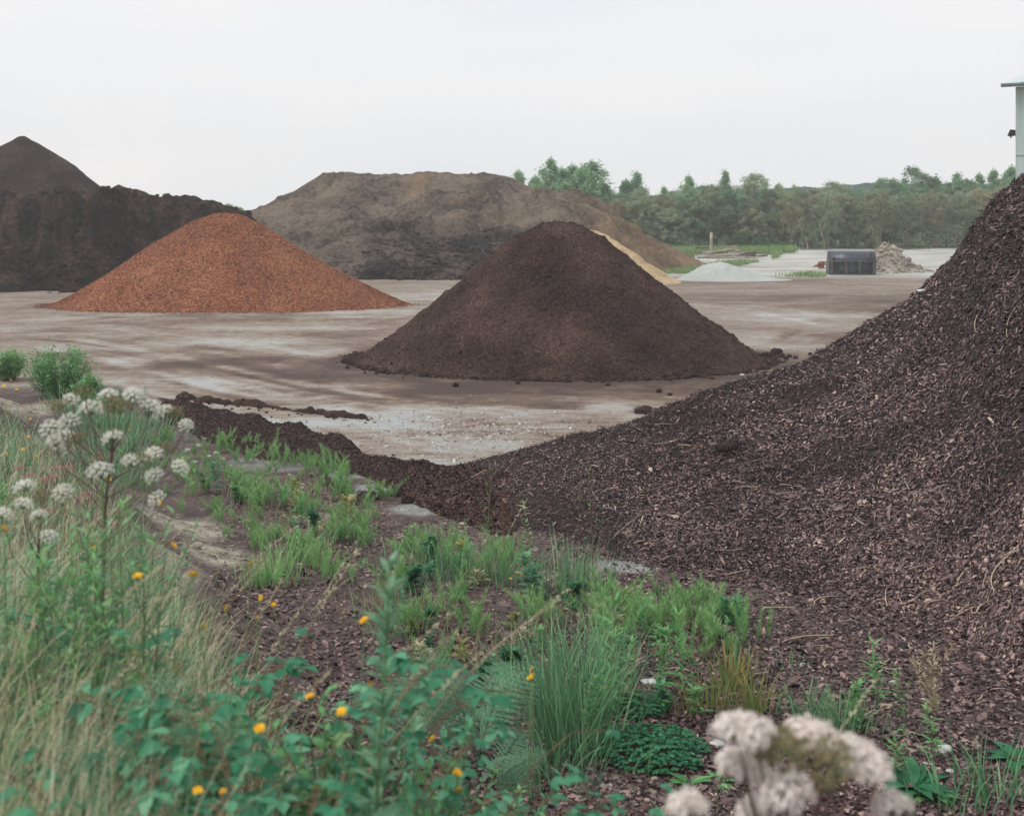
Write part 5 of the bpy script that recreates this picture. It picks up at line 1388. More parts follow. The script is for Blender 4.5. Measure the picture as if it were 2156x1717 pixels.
# ---- leafy upright weeds
def weed(px, d, top, label, name='leafy_weed', L=.07, n=46, W=.16, mat=None, foot=None, br=0, cat='weed', smat=None, t0=.08, group=None):
    b = foot if foot is not None else base(px, d); d = b[1]
    hgt = H - (top - YH) / F * d - b[2]
    root = thing(name, b, label, cat, group)
    q = np.linspace(0, 1, 9); pth = np.stack([r.normal(0, .02) * q + .02 * np.sin(q * 4 + px), r.normal(0, .02) * q, hgt * q], -1)
    st = MB(); v, f = tube(pth, .0045 * (1 - .7 * q) * max(hgt, .4), 5); st.add(v, f)
    mats = mat or M_weed; lf = MB()
    paths = [(pth, n, 1.0)]
    for k in range(br):
        t = r.uniform(.35, .8); c = np.array([np.interp(t, q, pth[:, i]) for i in range(3)]); a = r.uniform(0, 6.28); l = hgt * r.uniform(.2, .4)
        p2 = c + np.stack([np.cos(a) * l * .6 * q, np.sin(a) * l * .6 * q, l * q ** 1.2], -1); v, f = tube(p2, .0016, 4); st.add(v, f); paths.append((p2, n // 3, .7))
    for p_, nn, sc_ in paths:
        t = np.sort(r.uniform(t0 if p_ is pth else .1, 1, nn)); c = np.stack([np.interp(t, q, p_[:, i]) for i in range(3)], -1)
        a = np.arange(nn) * 2.4 + r.normal(0, .3, nn); e = .35 + .9 * t
        dr = np.stack([np.cos(a), np.sin(a), e], -1); ll = L * sc_ * (1.15 - .5 * t) * r.uniform(.7, 1.15, nn)
        v, f = leaves7(c, dr, np.tile([0, 0, 1.], (nn, 1)) + r.normal(0, .15, (nn, 3)), ll, ll * W / .8, .1, .35); lf.add(v, f, np.repeat(np.clip(.4 + .25 * t + r.normal(0, .1, nn), 0, 1), 7))
    st.build('stem', smat or M_stem, root); lf.build('leaves', mats, root, False)
weed(795, 2.6, 1185, 'tall blurred green weed standing alone left of centre', L=.085, n=190, W=.26, mat=M_fern)
weed(1286, 0, 1262, 'tall narrow-leaved weed behind the clover patch', foot=G(1288, 1560), L=.16, n=60)
weed(1434, 0, 1290, 'narrow-leaved weed with a star-shaped top right of the clover', foot=G(1436, 1470), L=.16, n=54)
weed(1322, 0, 1350, 'shorter narrow-leaved weed between the long grass and the clover', foot=G(1322, 1500), L=.14, n=44)
weed(1392, 0, 1315, 'branching small-leaved weed above the clover patch', foot=G(1394, 1500), L=.07, n=50, W=.3, br=6)
weed(1260, 0, 1420, 'grey-green branching weed inside the long grass', foot=G(1250, 1600), L=.07, n=40, W=.25, br=6)
weed(1843, 0, 1358, 'narrow-leaved weed standing alone on the bark at the lower right', foot=G(1846, 1478), L=.13, n=50)
weed(1878, 0, 1535, 'pale narrow-leaved weed right of the blurred angelica', foot=G(1882, 1640), L=.11, n=40)
weed(1800, 0, 1440, 'grey-leaved broad weed behind the blurred angelica', foot=G(1806, 1540), L=.10, n=36, W=.35, br=3)
weed(1905, 0, 1400, 'thin grey-green weed left of the dried willowherb', foot=G(1900, 1560), L=.06, n=36, br=5)
weed(1969, 0, 1362, 'dried willowherb with curling pinkish seed pods on the bark', foot=G(1972, 1600), L=.09, n=90, W=.1, mat=M_dry, br=7, smat=M_brstem, t0=.45)
weed(1985, 0, 1490, 'dark leafy base of a willowherb by the white stone', foot=G(1962, 1605), L=.10, n=30, W=.28)
weed(1113, 0, 1170, 'small sapling with lobed grey-green leaves in front of the bark', foot=G(1116, 1262), L=.14, n=40, W=.6, mat=M_fern)
weed(1245, 0, 960, 'tall thin leafless brown stem in front of the bark hollow', foot=G(1244, 1235), L=.09, n=14, W=.16, br=4, smat=M_brstem)
weed(1058, 0, 985, 'wispy reddish stem with thin branches before the bark tail', foot=G(1062, 1190), L=.05, n=18, W=.15, mat=M_red2, br=8, smat=M_brstem)
weed(1035, 0, 965, 'thin pale green wispy stem left of the reddish one', foot=G(1030, 1180), L=.05, n=14, W=.15, br=6)
weed(1112, 0, 1052, 'yellow-green parsnip stem before the bark tail', foot=G(1112, 1190), L=.08, n=20, W=.25, br=4, mat=M_horse)
weed(890, 0, 1385, 'slender dry weed among the bark left of the shards', foot=G(892, 1480), L=.05, n=16, br=2)
weed(1020, 0, 1395, 'leafy weed above the broken shards', foot=G(1022, 1490), L=.14, n=40, W=.4, mat=M_clov, br=3)
weed(1060, 0, 1370, 'dark leafy bindweed left of the long grass tuft', foot=G(1062, 1440), L=.13, n=46, W=.55, mat=M_clov, br=4)
for px, py, lab in [(870, 1250, 'dark leafy creeper behind the tall blurred weed'), (1210, 1280, 'leafy weed left of the narrow grass clump'), (660, 1130, 'broad-leaved seedling among the horsetails'), (905, 1185, 'broad-leaved creeper beside the horsetails near the gravel patch')]:
    weed(px, 0, py - 55, lab, foot=G(px, py), L=.11, n=40, W=.55, mat=M_clov, br=3)

for i in range(46):      # undergrowth of the bank foot
    px = r.uniform(380, 1090); d = r.uniform(2.7, 4.6) if px < 900 else r.uniform(3.6, 5.4)
    top = np.interp(px, [380, 700, 900, 1090], [1500, 1450, 1520, 1600]) + r.uniform(0, 170)
    weed(px, d, top, 'green leafy weed in the thick undergrowth at the bank foot', L=r.uniform(.05, .1), n=int(r.integers(40, 70)), W=r.uniform(.18, .5), mat=[M_weed, M_teal, M_fern, M_clov][i % 4], br=int(r.integers(1, 4)), t0=.02, group='leafy weeds at the bank foot')

for i in range(44):      # weeds woven through the left bank grass
    d = math.exp(r.uniform(math.log(3.0), math.log(9))); px = r.uniform(-20, np.interp(d, [3, 5, 9], [520, 420, 330])); g_ = base(px, d)
    top = YH + (H - g_[2] - r.uniform(.3, .62)) / d * F
    weed(px, d, top, 'slender green weed woven through the dry grass of the left bank', L=r.uniform(.04, .09), n=int(r.integers(36, 70)), W=r.uniform(.16, .4), mat=[M_weed, M_teal, M_fern, M_green][i % 4], br=int(r.integers(1, 5)), t0=.1, group='weeds among the left bank grass')
for i, (px, top) in enumerate([(150, 1120), (190, 1080), (235, 1100), (265, 1060), (300, 1110), (120, 1150), (60, 1160), (20, 1140), (330, 1130), (215, 1150)]):
    weed(px, 3.6 + .1 * (i % 3), top, 'green weed crowding the foot of the angelica plants', L=.07, n=64, W=.25, mat=[M_weed, M_green, M_fern][i % 3], br=4, t0=.1, group='weeds around the angelica stems')

for i in range(46):      # seedlings between the horsetails
    cx, cy = [(450, 1030), (560, 1060), (650, 1060), (700, 1120), (600, 1150), (880, 1200), (1010, 1200), (1080, 1225), (1290, 1330), (1400, 1350), (1480, 1330), (870, 1330), (960, 1380), (1130, 1360), (1250, 1400), (1440, 1500)][i % 16]
    px, py = cx + r.normal(0, 40), cy + r.normal(0, 18)
    weed(px, 0, py - r.uniform(25, 70), 'small leafy seedling between the horsetails', L=r.uniform(.06, .12), n=int(r.integers(16, 34)), W=r.uniform(.2, .6), mat=[M_weed, M_teal, M_clov, M_tip, M_dry][i % 5], foot=G(px, py), br=int(r.integers(0, 4)), group='seedlings between the horsetails')

# ---- clover, rosettes
def clover(px, py, w, h, n, label):
    g = G(px, py); root = thing('clover_patch', g, label, 'clover')
    rr = np.sqrt(r.uniform(0, 1, n)); a = r.uniform(0, 6.28, n)
    c = np.stack([np.cos(a) * rr * w / 2, np.sin(a) * rr * w / 2.2, h * np.sqrt(np.clip(1.05 - rr ** 2, 0, 1)) * r.uniform(.75, 1.1, n)], -1)
    c[:, 2] += gz(c[:, 0] + g[0], c[:, 1] + g[1]) - g[2]
    lf = MB(); st = MB()
    for k in range(3):
        aa = r.uniform(0, 6.28, n) * 0 + a + k * 2.09; d_ = np.stack([np.cos(aa), np.sin(aa), r.normal(.1, .1, n)], -1); L = r.uniform(.022, .034, n)
        v, f = leaves7(c, d_, np.tile([0, 0, 1.], (n, 1)) + unit(c * [1, 1, .1]) * .5, L, L * .95, .08, .2); lf.add(v, f, np.repeat(np.clip(r.normal(.5, .17, n), 0, 1), 7))
    for i in range(0, n, 3):
        v, f = tube([c[i] * [.3, .3, 0], c[i]], .0012, 3, False); st.add(v, f)
    lf.build('leaves', M_clov, root, False); st.build('stems', M_stem, root)
clover(1372, 1590, .74, .15, 520, 'deep green clover patch at the bottom right of the long grass')
clover(1345, 1500, .4, .12, 160, 'thin clover creeping above the main clover patch')
def rosette(px, py, L, n, label, mat=None, W=.28, name='rosette_weed'):
    g = G(px, py); root = thing(name, g, label, 'weed')
    a = np.arange(n) * 2.4; d_ = np.stack([np.cos(a), np.sin(a), r.uniform(.3, .9, n)], -1)
    v, f = leaves7(np.zeros((n, 3)), d_, np.tile([0, 0, 1.], (n, 1)), L * r.uniform(.7, 1.1, n), L * W, .1, .5)
    MB().add(v, f, np.repeat(np.clip(r.normal(.5, .15, n), 0, 1), 7)).build('leaves', mat or M_weed, root, False)
rosette(1450, 1655, .16, 12, 'dandelion rosette left of the small yellow flower'); rosette(1510, 1652, .15, 12, 'dandelion rosette under the small yellow flower')
rosette(1920, 1660, .26, 16, 'broad dark rosette at the lower right edge of the bank', M_clov, .45); rosette(2140, 1600, .24, 12, 'toothed green leaves at the right photo edge', M_clov, .4)
rosette(1965, 1680, .2, 14, 'low leafy weed right of the broad dark rosette'); rosette(960, 1250, .14, 10, 'small rosette below the middle horsetails', M_clov, .5)
rosette(575, 1215, .2, 12, 'leafy seedling on the edge of the clay slope', M_weed, .3)

# ---- grass tufts
def tuft(px, py, h, n, label, wd=.007, spread=.12, bend=(.2, 1.1), mat=None, tint=.5, foot=None, az=None, group=None):
    g = G(px, py) if foot is None else foot
    bs = np.stack([r.normal(0, spread, n), r.normal(0, spread * .8, n), np.zeros(n)], -1)
    bs[:, 2] = gz(bs[:, 0] + g[0], bs[:, 1] + g[1]) - g[2]
    aa = np.arctan2(bs[:, 1], bs[:, 0]) + r.normal(0, .8, n) if az is None else r.normal(az, .7, n)
    v, f, _ = blades(bs, h * r.uniform(.5, 1.1, n), aa, r.uniform(bend[0], bend[1], n), wd * r.uniform(.6, 1.2, n), 7, r)
    tt = np.clip(r.normal(tint, .16, n)[:, None] + np.linspace(-.12, .14, 7)[None], 0, 1)
    o = MB().add(v, f, np.repeat(tt.ravel(), 2)).build('grass_tuft', mat or M_green, loc=g)
    return tag(o, label, 'grass tuft', group)
tuft(1195, 1585, 1.0, 150, 'long lush grass tuft in the foreground centre', .011, .16, (.2, .95)); tuft(1175, 1520, .85, 90, 'long grass left of the lush central tuft', .010, .16)
tuft(1240, 1500, .75, 110, 'arching grass behind the lush central tuft', .010, .18, (.3, 1.3)); tuft(1275, 1430, .6, 110, 'grass among the narrow-leaved weeds', .008, .2)
tuft(1200, 1620, .6, 70, 'lower grass at the foot of the lush central tuft', .009, .2, (.4, 1.4)); tuft(1130, 1450, .55, 60, 'thin grass between the bindweed and the lush tuft', .008, .15)
tuft(1170, 1660, .5, 40, 'grass hanging over the pale clay at the bottom edge', .011, .2, (.6, 1.6))
tuft(1205, 1255, .62, 75, 'dense narrow grass clump left of the grey asphalt patch', .011, .16, (.1, .7)); tuft(1240, 1250, .4, 60, 'short grass right of the dense narrow clump', .01, .15)
tuft(1050, 1225, .5, 150, 'fine yellowish grass clump in front of the bark tail', .006, .2, (.3, 1.2), tint=.62); tuft(900, 1220, .5, 130, 'bushy fine grass clump left of centre', .006, .26, (.3, 1.3), tint=.58)
tuft(960, 1215, .36, 70, 'fine grass between the two bushy clumps', .006, .2); tuft(1015, 1195, .45, 60, 'thin upright grass behind the yellowish clump', .005, .2, (.1, .6))
tuft(1120, 1225, .35, 70, 'sparse grass beside the lobed-leaved sapling', .006, .15)
tuft(860, 1330, .4, 60, 'fallen fine grass below the bushy clump', .006, .2, (.7, 1.6), M_horse); tuft(890, 1300, .35, 70, 'fine grass lying over the dark bark left of centre', .005, .2, (.6, 1.5), M_horse)
tuft(1540, 1450, .36, 60, 'yellow-tipped grass tuft on the bark right of centre', .013, .07, (.2, .9), M_tip); tuft(1592, 1505, .34, 55, 'lower yellow-tipped grass tuft on the bark', .013, .07, (.2, 1.0), M_tip)
tuft(1478, 1500, .34, 80, 'reddish-based thin grass left of the yellow-tipped tufts', .008, .12, (.2, 1.0), M_tip); tuft(1775, 1540, .32, 180, 'fine bright green tussock behind the blurred angelica', .006, .12, (.3, 1.1))
tuft(1700, 1520, .3, 50, 'spiky grass left of the fine bright tussock', .01, .09); tuft(1545, 1405, .28, 16, 'few upright blades above the yellow-tipped tuft', .012, .08, (.1, .4))
tuft(1520, 1480, .26, 14, 'two or three stiff blades between the yellow-tipped tufts', .012, .05, (.1, .4)); tuft(2100, 1690, .45, 46, 'arching grass at the bottom right corner', .012, .14, (.3, 1.2)); tuft(2010, 1700, .3, 50, 'leafy grass left of the bottom right corner', .01, .16)
tuft(1650, 1410, .25, 16, 'thin grass standing in the bark above the angelica', .006, .15, (.1, .6)); tuft(570, 1230, .4, 130, 'bright green grass clump at the foot of the clay slope', .01, .14, (.3, 1.2), M_horse)
tuft(610, 1195, .32, 90, 'bright grass right of the clay slope', .008, .14, (.3, 1.1), M_horse); tuft(655, 1160, .35, 30, 'drooping broad grass among the horsetails', .012, .15, (.6, 1.5))
for i, (px, py, h) in enumerate([(205, 880, .7), (240, 900, .6), (270, 910, .5), (180, 850, .7), (300, 895, .5), (215, 930, .6), (260, 950, .6), (290, 985, .5), (230, 985, .6), (320, 930, .45), (160, 870, .6), (250, 1020, .5), (190, 905, .6), (235, 850, .6)]):
    tuft(px, py, h * .7, 110, 'blue-green grass clump below the left bush', .013, .3, (.3, 1.5), M_green, .5, group='blue-green grass clumps below the left bush')
for px, d, h, n in [(250, 2.0, .62, 90), (330, 1.9, .6, 80), (180, 2.1, .6, 60), (60, 2.1, .6, 60), (420, 2.0, .5, 60)]:
    tuft(0, 0, h, n, 'very close broad green grass at the lower left bottom edge', .009, .1, (.1, .7), M_green, .6, foot=base(px, d), az=.5, group='close green grass at the lower left')

# ---- horsetails
def horsetail(seed, ns, h):
    r = np.random.default_rng(seed); m = MB()
    for s in range(ns):
        b = np.array([r.normal(0, .07), r.normal(0, .06), 0]); hh = h * r.uniform(.55, 1.1); ln = r.normal(0, .10, 2)
        q = np.linspace(0, 1, 5); pth = b + np.stack([ln[0] * q ** 2, ln[1] * q ** 2, hh * q], -1)
        v, f = tube(pth, .0022 * (1 - .6 * q), 4); m.add(v, f, .35)
        nw = 9
        for k in range(nw):
            t = .12 + .86 * k / nw; c = np.array([np.interp(t, q, pth[:, i]) for i in range(3)]); nn = 7
            a = r.uniform(0, 6.28) + np.arange(nn) * 6.28 / nn
            v, f, _ = blades(np.tile(c, (nn, 1)), (.125 - .07 * t) * r.uniform(.8, 1.15, nn) * h / .32, a, r.uniform(.55, .8, nn), .0042, 3, r); m.add(v, f, np.clip(.42 + .25 * t + r.normal(0, .1), 0, 1))
    return m.mesh('horsetail_tuft', M_horse, False)
HT = [horsetail(s, ns, h) for s, ns, h in ((1, 4, .28), (2, 5, .30), (3, 7, .28), (4, 3, .38), (5, 8, .24))]
k = 0
for cx, cy, rx, ry, n in [(620, 982, 60, 7, 7), (720, 1000, 40, 7, 5), (450, 958, 40, 10, 5), (540, 975, 50, 8, 5), (790, 1050, 30, 10, 3), (365, 940, 40, 12, 4), (480, 940, 20, 8, 2), (543, 948, 16, 6, 2), (430, 1030, 55, 25, 11), (540, 1045, 60, 25, 13), (640, 1035, 60, 18, 11), (690, 1085, 60, 22, 10), (610, 1115, 70, 28, 12), (535, 1140, 45, 18, 6), (650, 1180, 60, 28, 7), (735, 1158, 35, 12, 3),
                        (850, 1172, 40, 14, 5), (930, 1175, 55, 14, 8), (1000, 1185, 50, 14, 6), (1080, 1195, 40, 18, 6), (850, 1245, 30, 14, 3), (1255, 1310, 45, 18, 6), (1325, 1320, 55, 20, 11), (1395, 1330, 45, 18, 11), (1480, 1305, 28, 14, 6), (1545, 1315, 14, 10, 2), (1525, 1350, 22, 10, 3),
                        (880, 1320, 30, 14, 3), (960, 1275, 14, 8, 2), (1490, 1400, 30, 14, 3), (1150, 1310, 30, 14, 3), (1010, 1340, 30, 14, 3), (700, 1230, 40, 20, 3), (480, 1085, 30, 18, 4), (380, 1010, 30, 18, 4), (770, 1115, 25, 10, 2), (960, 1420, 40, 12, 2)]:
    for i in range(n):
        g = G(cx + r.normal(0, .85) * rx, cy + r.normal(0, .95) * ry, -.005)
        o = bpy.data.objects.new('horsetail_tuft', HT[int(r.integers(5))]); COL.objects.link(o); o.location = g
        s = r.uniform(.5, 1.2) * (1.0 if g[1] > 9 else .85); o.scale = (s * 1.05, s * 1.05, s * r.uniform(.85, 1.15)); o.rotation_euler = (r.normal(0, .12), r.normal(0, .12), r.uniform(0, 6.28))
        tag(o, 'bright green feathery horsetail tuft growing on the dark bark-strewn soil', 'horsetail', 'horsetail tufts on the bark-strewn soil')

n = 1500; cl = np.array([(430, 1030), (540, 1045), (640, 1040), (690, 1090), (610, 1120), (650, 1185), (900, 1180), (1000, 1190), (1080, 1200), (1260, 1310), (1330, 1325), (1400, 1335), (880, 1300), (1150, 1330), (1230, 1480), (1300, 1480), (780, 1300), (1000, 1400)])
bs = np.array([G(*(cl[q % len(cl)] + r.normal(0, 1, 2) * [45, 18])) for q in range(300)]); bs = np.repeat(bs, 5, 0) + r.normal(0, .05, (n, 3)) * [1, 1, 0]; bs[:, 2] = gz(bs[:, 0], bs[:, 1])
v, f, _ = blades(bs, r.uniform(.08, .34, n), r.uniform(0, 6.28, n), r.uniform(.2, 1.9, n), r.uniform(.003, .007, n), 5, r)
tag(MB().add(v, f, np.repeat(np.clip(r.normal(.35, .25, n), 0, 1), 10)).build('dry_grass', M_dry), 'dead straw blades mixed among the green horsetails', kind='stuff')

# ---- bushes at the far end of the bank
def bush(px, py, wpx, top, label, seed, n=2600):
    r = np.random.default_rng(seed); g = G(px, py); d = g[1]; w = wpx / F * d; h = H - (top - YH) / F * d - g[2]
    root = thing('willow_bush', g, label, 'bush')
    st = MB(); lf = MB()
    for s in range(60):
        a = r.uniform(0, 6.28); R_ = w / 2 * math.sqrt(r.uniform(0, 1)); q = np.linspace(0, 1, 6); hh = h * math.sqrt(max(1.1 - (R_ / w * 1.75) ** 2, .15)) * r.uniform(.75, 1.05)
        pth = np.stack([np.cos(a) * R_ * (.4 + .6 * q), np.sin(a) * R_ * (.4 + .6 * q), hh * q], -1)
        v, f = tube(pth, .007 * (1 - .7 * q), 3, False); st.add(v, f)
        k = n // 60; t = r.uniform(.15, 1.02, k); c = np.stack([np.interp(t, q, pth[:, i]) for i in range(3)], -1) + r.normal(0, .04, (k, 3))
        aa = r.uniform(0, 6.28, k); L = r.uniform(.07, .15, k)
        v, f = kites(c, np.stack([np.cos(aa), np.sin(aa), r.uniform(.2, 1.2, k)], -1), np.tile([0, 0, 1.], (k, 1)) + r.normal(0, .4, (k, 3)), L, L * .22, .1); lf.add(v, f, np.repeat(np.clip(.35 + .3 * t + r.normal(0, .14, k), 0, 1), 5))
    st.build('twigs', M_brstem, root); lf.build('foliage', M_weed, root, False)
bush(125, 835, 150, 728, 'rounded green willow bush at the far end of the bank', 1, 3600)
bush(18, 800, 80, 735, 'smaller green bush cut by the left photo edge', 2, 2000)
bush(185, 845, 60, 790, 'low green bush beside the rounded willow bush', 3, 1200)

# ---- stones, shards, sticks, clods, litter
def stone(px, py, s, label, mat=None, seed=0, name='stone', sq=.6, group=None, cat='stone', surf=None):
    g = (surf or G)(px, py); v, f = lump(3 if mat is M_clod else 2, (s, s * .8, s * sq), seed + 40, .45)
    if mat is M_clod: v = v * (1 + .34 * fbm(v[:, 0] / s * 3.3 + seed, v[:, 1] / s * 3.3 + v[:, 2] / s * 2.1, seed, 3))[:, None]
    return tag(MB().add(v, f).build(name, mat or M_stone, smooth=False, loc=g + np.array([0, 0, s * sq * .5])), label, cat, group)
stone(1985, 1585, .055, 'pale white stone beside the dried willowherb', seed=1); stone(1368, 1440, .075, 'flat pale stone behind the clover patch', seed=2, sq=.3); stone(1510, 1570, .05, 'half-buried pale stone left of the angelica', seed=3, sq=.4)
for i, (px, py) in enumerate([(1460, 1600), (1470, 1598), (1960, 1615), (1948, 1610), (1975, 1622), (2000, 1630), (1550, 1272), (1370, 1262), (1430, 1262), (1690, 1400), (1880, 1440), (1240, 1255), (420, 940), (395, 950), (440, 962), (385, 965), (455, 955), (410, 975), (430, 925), (398, 985), (470, 968), (610, 1000), (560, 1155), (630, 1190)]):
    stone(px, py, r.uniform(.018, .032) * (1.6 if py < 1000 else 1), 'small whitish pebble lying on the dark soil', seed=10 + i, group='whitish pebbles on the dark soil', name='pebble')
def shard(px, py, pts, th, label, mat, lean, rz):
    """a broken curved piece of pipe: a bent outline given thickness"""
    g = G(px, py); p = np.array(pts, float); k = len(p)
    yb = .25 * p[:, 0] ** 2 / max(np.ptp(p[:, 0]), .01)
    v = np.concatenate([np.stack([p[:, 0], yb, p[:, 1]], -1), np.stack([p[:, 0], yb + th, p[:, 1]], -1)])
    i = np.arange(k); j = (i + 1) % k
    o = MB().add(v, [np.stack([j, i, i + k, j + k], -1), i[None], (i + k)[None, ::-1]]).build('pipe_shard', mat, smooth=False, loc=g)
    o.rotation_euler = (lean, 0, rz); tag(o, label, 'shard')
shard(953, 1468, [(-.03, -.03), (.04, -.03), (.05, .05), (.035, .12), (.06, .17), (.05, .2), (.0, .205), (-.01, .15), (.0, .09), (-.035, .03)], .03, 'bone-shaped upright pale shard with a broken top', M_pot, .15, .2)
shard(985, 1535, [(-.09, -.03), (.1, -.03), (.13, .02), (.05, .09), (-.02, .13), (-.08, .12), (-.11, .05)], .035, 'large flat pinkish shard half hidden by the fern', M_potr, .6, .3)
shard(895, 1495, [(-.06, -.01), (.05, -.02), (.07, .01), (.0, .04), (-.05, .05), (-.075, .03)], .03, 'small pale broken shard lying left of the larger ones', M_pot, .9, .5)
shard(1060, 1500, [(-.08, -.03), (.08, -.03), (.09, .05), (.04, .11), (-.05, .10), (-.09, .04)], .03, 'grey pipe shard behind the sharp fern', M_pot, .3, -.5)
def stick(px, py, L, az, label, curve=.1, rad=.005, mat=None, group=None):
    g = GB(px, py); q = np.linspace(-.5, .5, 9)
    ca, sa = math.cos(az), math.sin(az)
    off = curve * L * (1 - (2 * q) ** 2)
    x = g[0] + ca * L * q - sa * off; y = g[1] + sa * L * q + ca * off
    z = np.maximum(bark_top(x, y), wind_top(x, y)) + .02 + rad
    z = .5 * z + .5 * np.linspace(z[0], z[-1], 9); z = np.maximum(z, np.maximum(bark_top(x, y), wind_top(x, y)) + rad + .008)
    pth = np.stack([x, y, z], -1) - g
    v, f = tube(pth, rad * (1 - .3 * np.abs(q)), 6); o = MB().add(v, f).build('stick', mat or M_stick, loc=g)
    tag(o, label, 'stick', group)
SG = 'bleached sticks lying on the bark pile'
for px, py, L, az, cv, lab in [(2058, 685, .42, 1.2, .08, 'pale stripped stick high on the right bark slope'), (2120, 1210, .36, .6, .35, 'looped pale root near the right photo edge'), (1745, 1270, .42, .7, .25, 'curved pale stick low on the bark right of the horsetails'),
        (1868, 1262, .32, 1.3, .05, 'straight pale stick upright on the lower bark slope'), (1700, 1350, .5, .35, .12, 'long thin twig lying above the blurred angelica'), (1670, 1385, .62, -.1, -.12, 'long dark curved twig on the bark above the angelica'),
        (1815, 1520, .38, .8, .03, 'split pale stick beside the fine bright tussock'), (1640, 1285, .3, .1, .05, 'thin pale stick crossing the bark near the horsetails'), (1010, 1005, .25, .5, .1, 'short pale stick at the bark tail'),
        (800, 1020, .55, .35, -.05, 'thin dark branch lying from the windrow onto the gravel'), (1385, 795, .3, -.3, .05, 'dark clod-side twig on the bark crest'), (930, 1415, .3, .9, .1, 'dry forked twig above the bone-shaped shard'), (905, 1290, .35, .9, .02, 'pale thin stick on dark bark left of centre')]:
    stick(px, py, L, az, lab, cv, .0055, M_stickd if 'dark' in lab else None)
for i in range(85):
    px = r.uniform(1280, 2150); lo_ = np.interp(px, [1280, 1700, 2000, 2150], [960, 850, 700, 560]); py = r.uniform(lo_, 1480)
    stick(px, py, r.lognormal(-2.0, .4), r.uniform(-.6, 1.7), 'short bleached stick among the bark chips', r.normal(0, .1), r.uniform(.003, .0058), None, SG)
CG = 'dark clods fallen beside the brown compost pile'
for i, (px, py, s) in enumerate([(1632, 747, .13), (1645, 752, .09), (1622, 752, .10), (1640, 742, .10), (1662, 752, .07), (1675, 755, .06), (1655, 757, .06), (1706, 747, .05), (1590, 765, .05), (1500, 798, .05), (1388, 825, .06), (1410, 832, .05), (1455, 778, .06), (1280, 812, .05), (1090, 808, .06), (960, 812, .06), (760, 775, .05), (735, 768, .06)]):
    stone(px, py, s, 'dark crumbly clod at the foot of the brown compost pile', M_clod, 60 + i, 'clod', .75, CG, 'clod')
for px, py, s, lab in [(397, 840, .12, 'dark lump at the far end of the windrow edge'), (1357, 868, .17, 'reddish-dark clump sitting on the bark tail crest'), (1530, 945, .13, 'matted dark clump on the bark slope'), (770, 1052, .14, 'round tangled bark clump on the grey gravel'), (722, 1038, .11, 'small bark clump left of the tangled one'),
                       (835, 1042, .09, 'bark clump right of the tangled one'), (858, 1058, .06, 'smallest bark clump on the gravel'), (690, 1020, .10, 'bark clump at the left edge of the gravel')]:
    g = GB(px, py); v, f = lump(3, (s, s * .85, s * .55), int(px), .5); m = MB().add(v, f, .1)
    n = 420; k = r.integers(len(v), size=n); nn = unit(v[k]); c = v[k] * r.uniform(.95, 1.12, (n, 1)); c[:, :2] *= r.uniform(.9, 1.35, (n, 1))
    dd = np.cross(nn, r.normal(0, 1, (n, 3))); LL = r.uniform(.018, .05, n)
    a_, b_ = kites(c, dd, nn + r.normal(0, .4, (n, 3)), LL, LL * .5, .15); m.add(a_, b_, np.repeat(np.clip(r.normal(.3, .15, n), 0, 1), 5), 1)
    tag(m.build('bark_clump', [M_clod, M_chip], smooth=False, loc=g + np.array([0, 0, .02])), lab, 'clump')
cg = np.random.default_rng(77)
for i in range(60):      # crumbs beside the soil ridge
    px = cg.uniform(395, 780); py = np.interp(px, [395, 480, 600, 730, 780], [840, 852, 866, 880, 886]) + cg.normal(0, 6)
    stone(px, py, cg.lognormal(-3.7, .4), 'dark soil crumb beside the thin ridge on the near yard', M_clod, 200 + i, 'clod', .6, 'dark crumbs beside the soil ridge', 'clod')
M_litter = plain_mat('white_scrap', S((206, 214, 214)), S((232, 236, 236)), 10, .6)
for px, py, s, lab in [(1940, 617, .07, 'white scrap of plastic on the bark pile crest'), (1562, 761, .06, 'white scrap on the right foot of the brown compost pile')]:
    g = GB(px, py) if px > 1700 else P(px, py, 27.6)
    if px < 1700: g[2] = float(gz(g[0], g[1]) + max(f_brown(np.array([g[0]]), np.array([g[1]]))[0], 0)) + .02
    v, f = lump(1, (s, s * .6, s * .4), 5, .6); tag(MB().add(v, f).build('plastic_scrap', M_litter, smooth=False, loc=g + np.array([0, 0, .03])), lab, 'scrap')
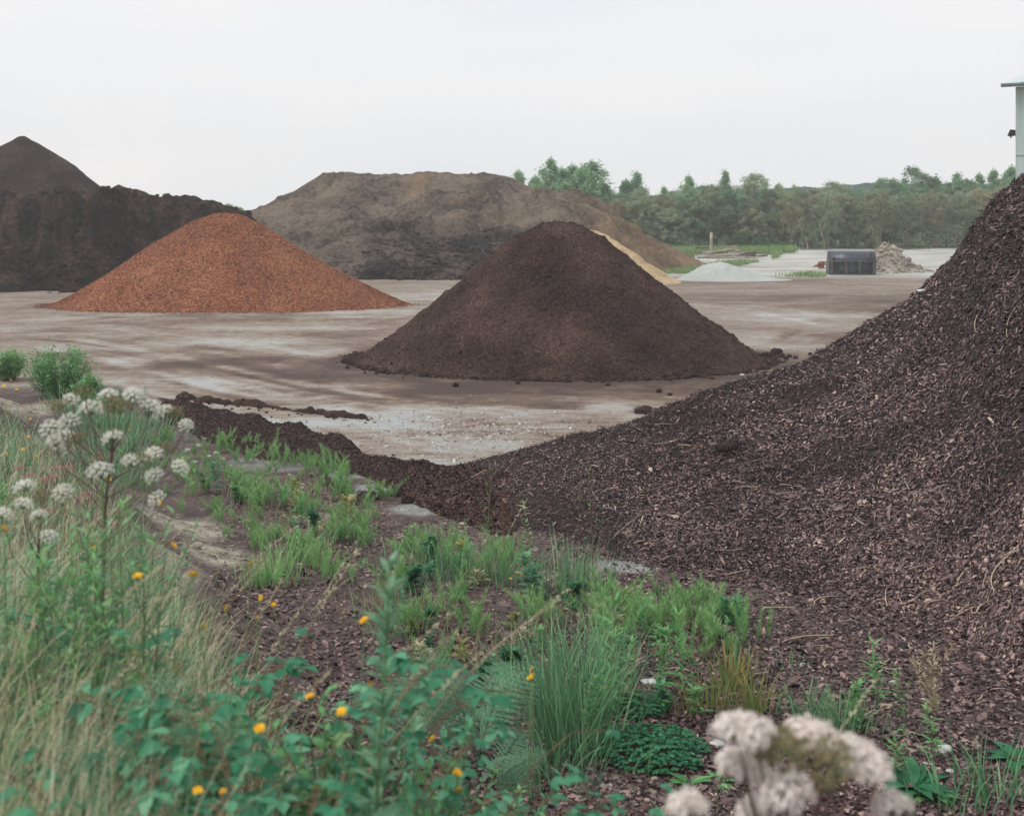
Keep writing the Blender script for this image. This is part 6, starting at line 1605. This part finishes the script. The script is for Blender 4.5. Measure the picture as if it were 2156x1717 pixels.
# broken clay crumbs on the cut slope
n = 700; cc = np.array([(380, 1110), (350, 1180), (470, 1170), (420, 1140), (30, 870), (80, 930), (1310, 1660), (1240, 1690), (1620, 1650), (1130, 1215)])
m = MB()
for i in range(n):
    c = cc[i % 10]; g = G(c[0] + cg.normal(0, 45), c[1] + cg.normal(0, 26)); q = cg.lognormal(-4.6, .5)
    v, f = lump(1, (q, q * .8, q * .6), i, .8); m.add(v + g + np.array([0, 0, q * .2]), f, cg.uniform(0, 1), 0, False)
M_clay = plain_mat('pale_clay', S((122, 114, 102)), S((172, 164, 150)), 9, .95)
tag(m.build('clay_crumbs', M_clay), 'broken pale clay crumbs on the cut bank slope', kind='stuff')
# grit and crumbs on the yard
n = 9000
px = cg.uniform(330, 1950, n); py = cg.uniform(640, 985, n); d = H / (py - YH) * F; x = (px - 1078) / F * d
k = (cg.uniform(0, 1, n) < .35 + .9 * fbm(x * .3, d * .3, 5, 3)) & (f_bark(x, d) < 0) & (f_wind(x, d) < 0) & (f_brown(x, d) < 0)
x, d = x[k], d[k]; n = len(x)
v, f = chips_on(gz, x, d, .022, .002, .01, .5, cg)
tag(MB().add(v, f, np.repeat(cg.uniform(.1, .8, n), 6)).build('grit', M_chip), 'scattered bark crumbs and grit over the yard', kind='stuff')
n = 1500; x = cg.normal(-.9, 1.3, n); d = 20.6 + cg.normal(0, 1.2, n)
v, f = chips_on(gz, x, d, .035, .004, .015, .5, cg)
tag(MB().add(v, f, .5).build('gravel', M_stone), 'pale broken stone spread on the wet near part of the yard', kind='stuff')

# ------------------------------------------------------------------ air
def haze():
    m, t, out = newmat('haze_air')
    v = nd(t, 'ShaderNodeVolumePrincipled')
    v.inputs['Color'].default_value = (.95, .97, .98, 1)
    v.inputs['Density'].default_value = .0013
    v.inputs['Anisotropy'].default_value = 0
    t.links.new(v.outputs[0], out.inputs['Volume'])
    a, f = box((0, 80, 7), (420, 240, 20))
    o = MB().add(a, f).build('haze', m, smooth=False)
    tag(o, 'thin dusty haze over the yard', kind='stuff')
haze()
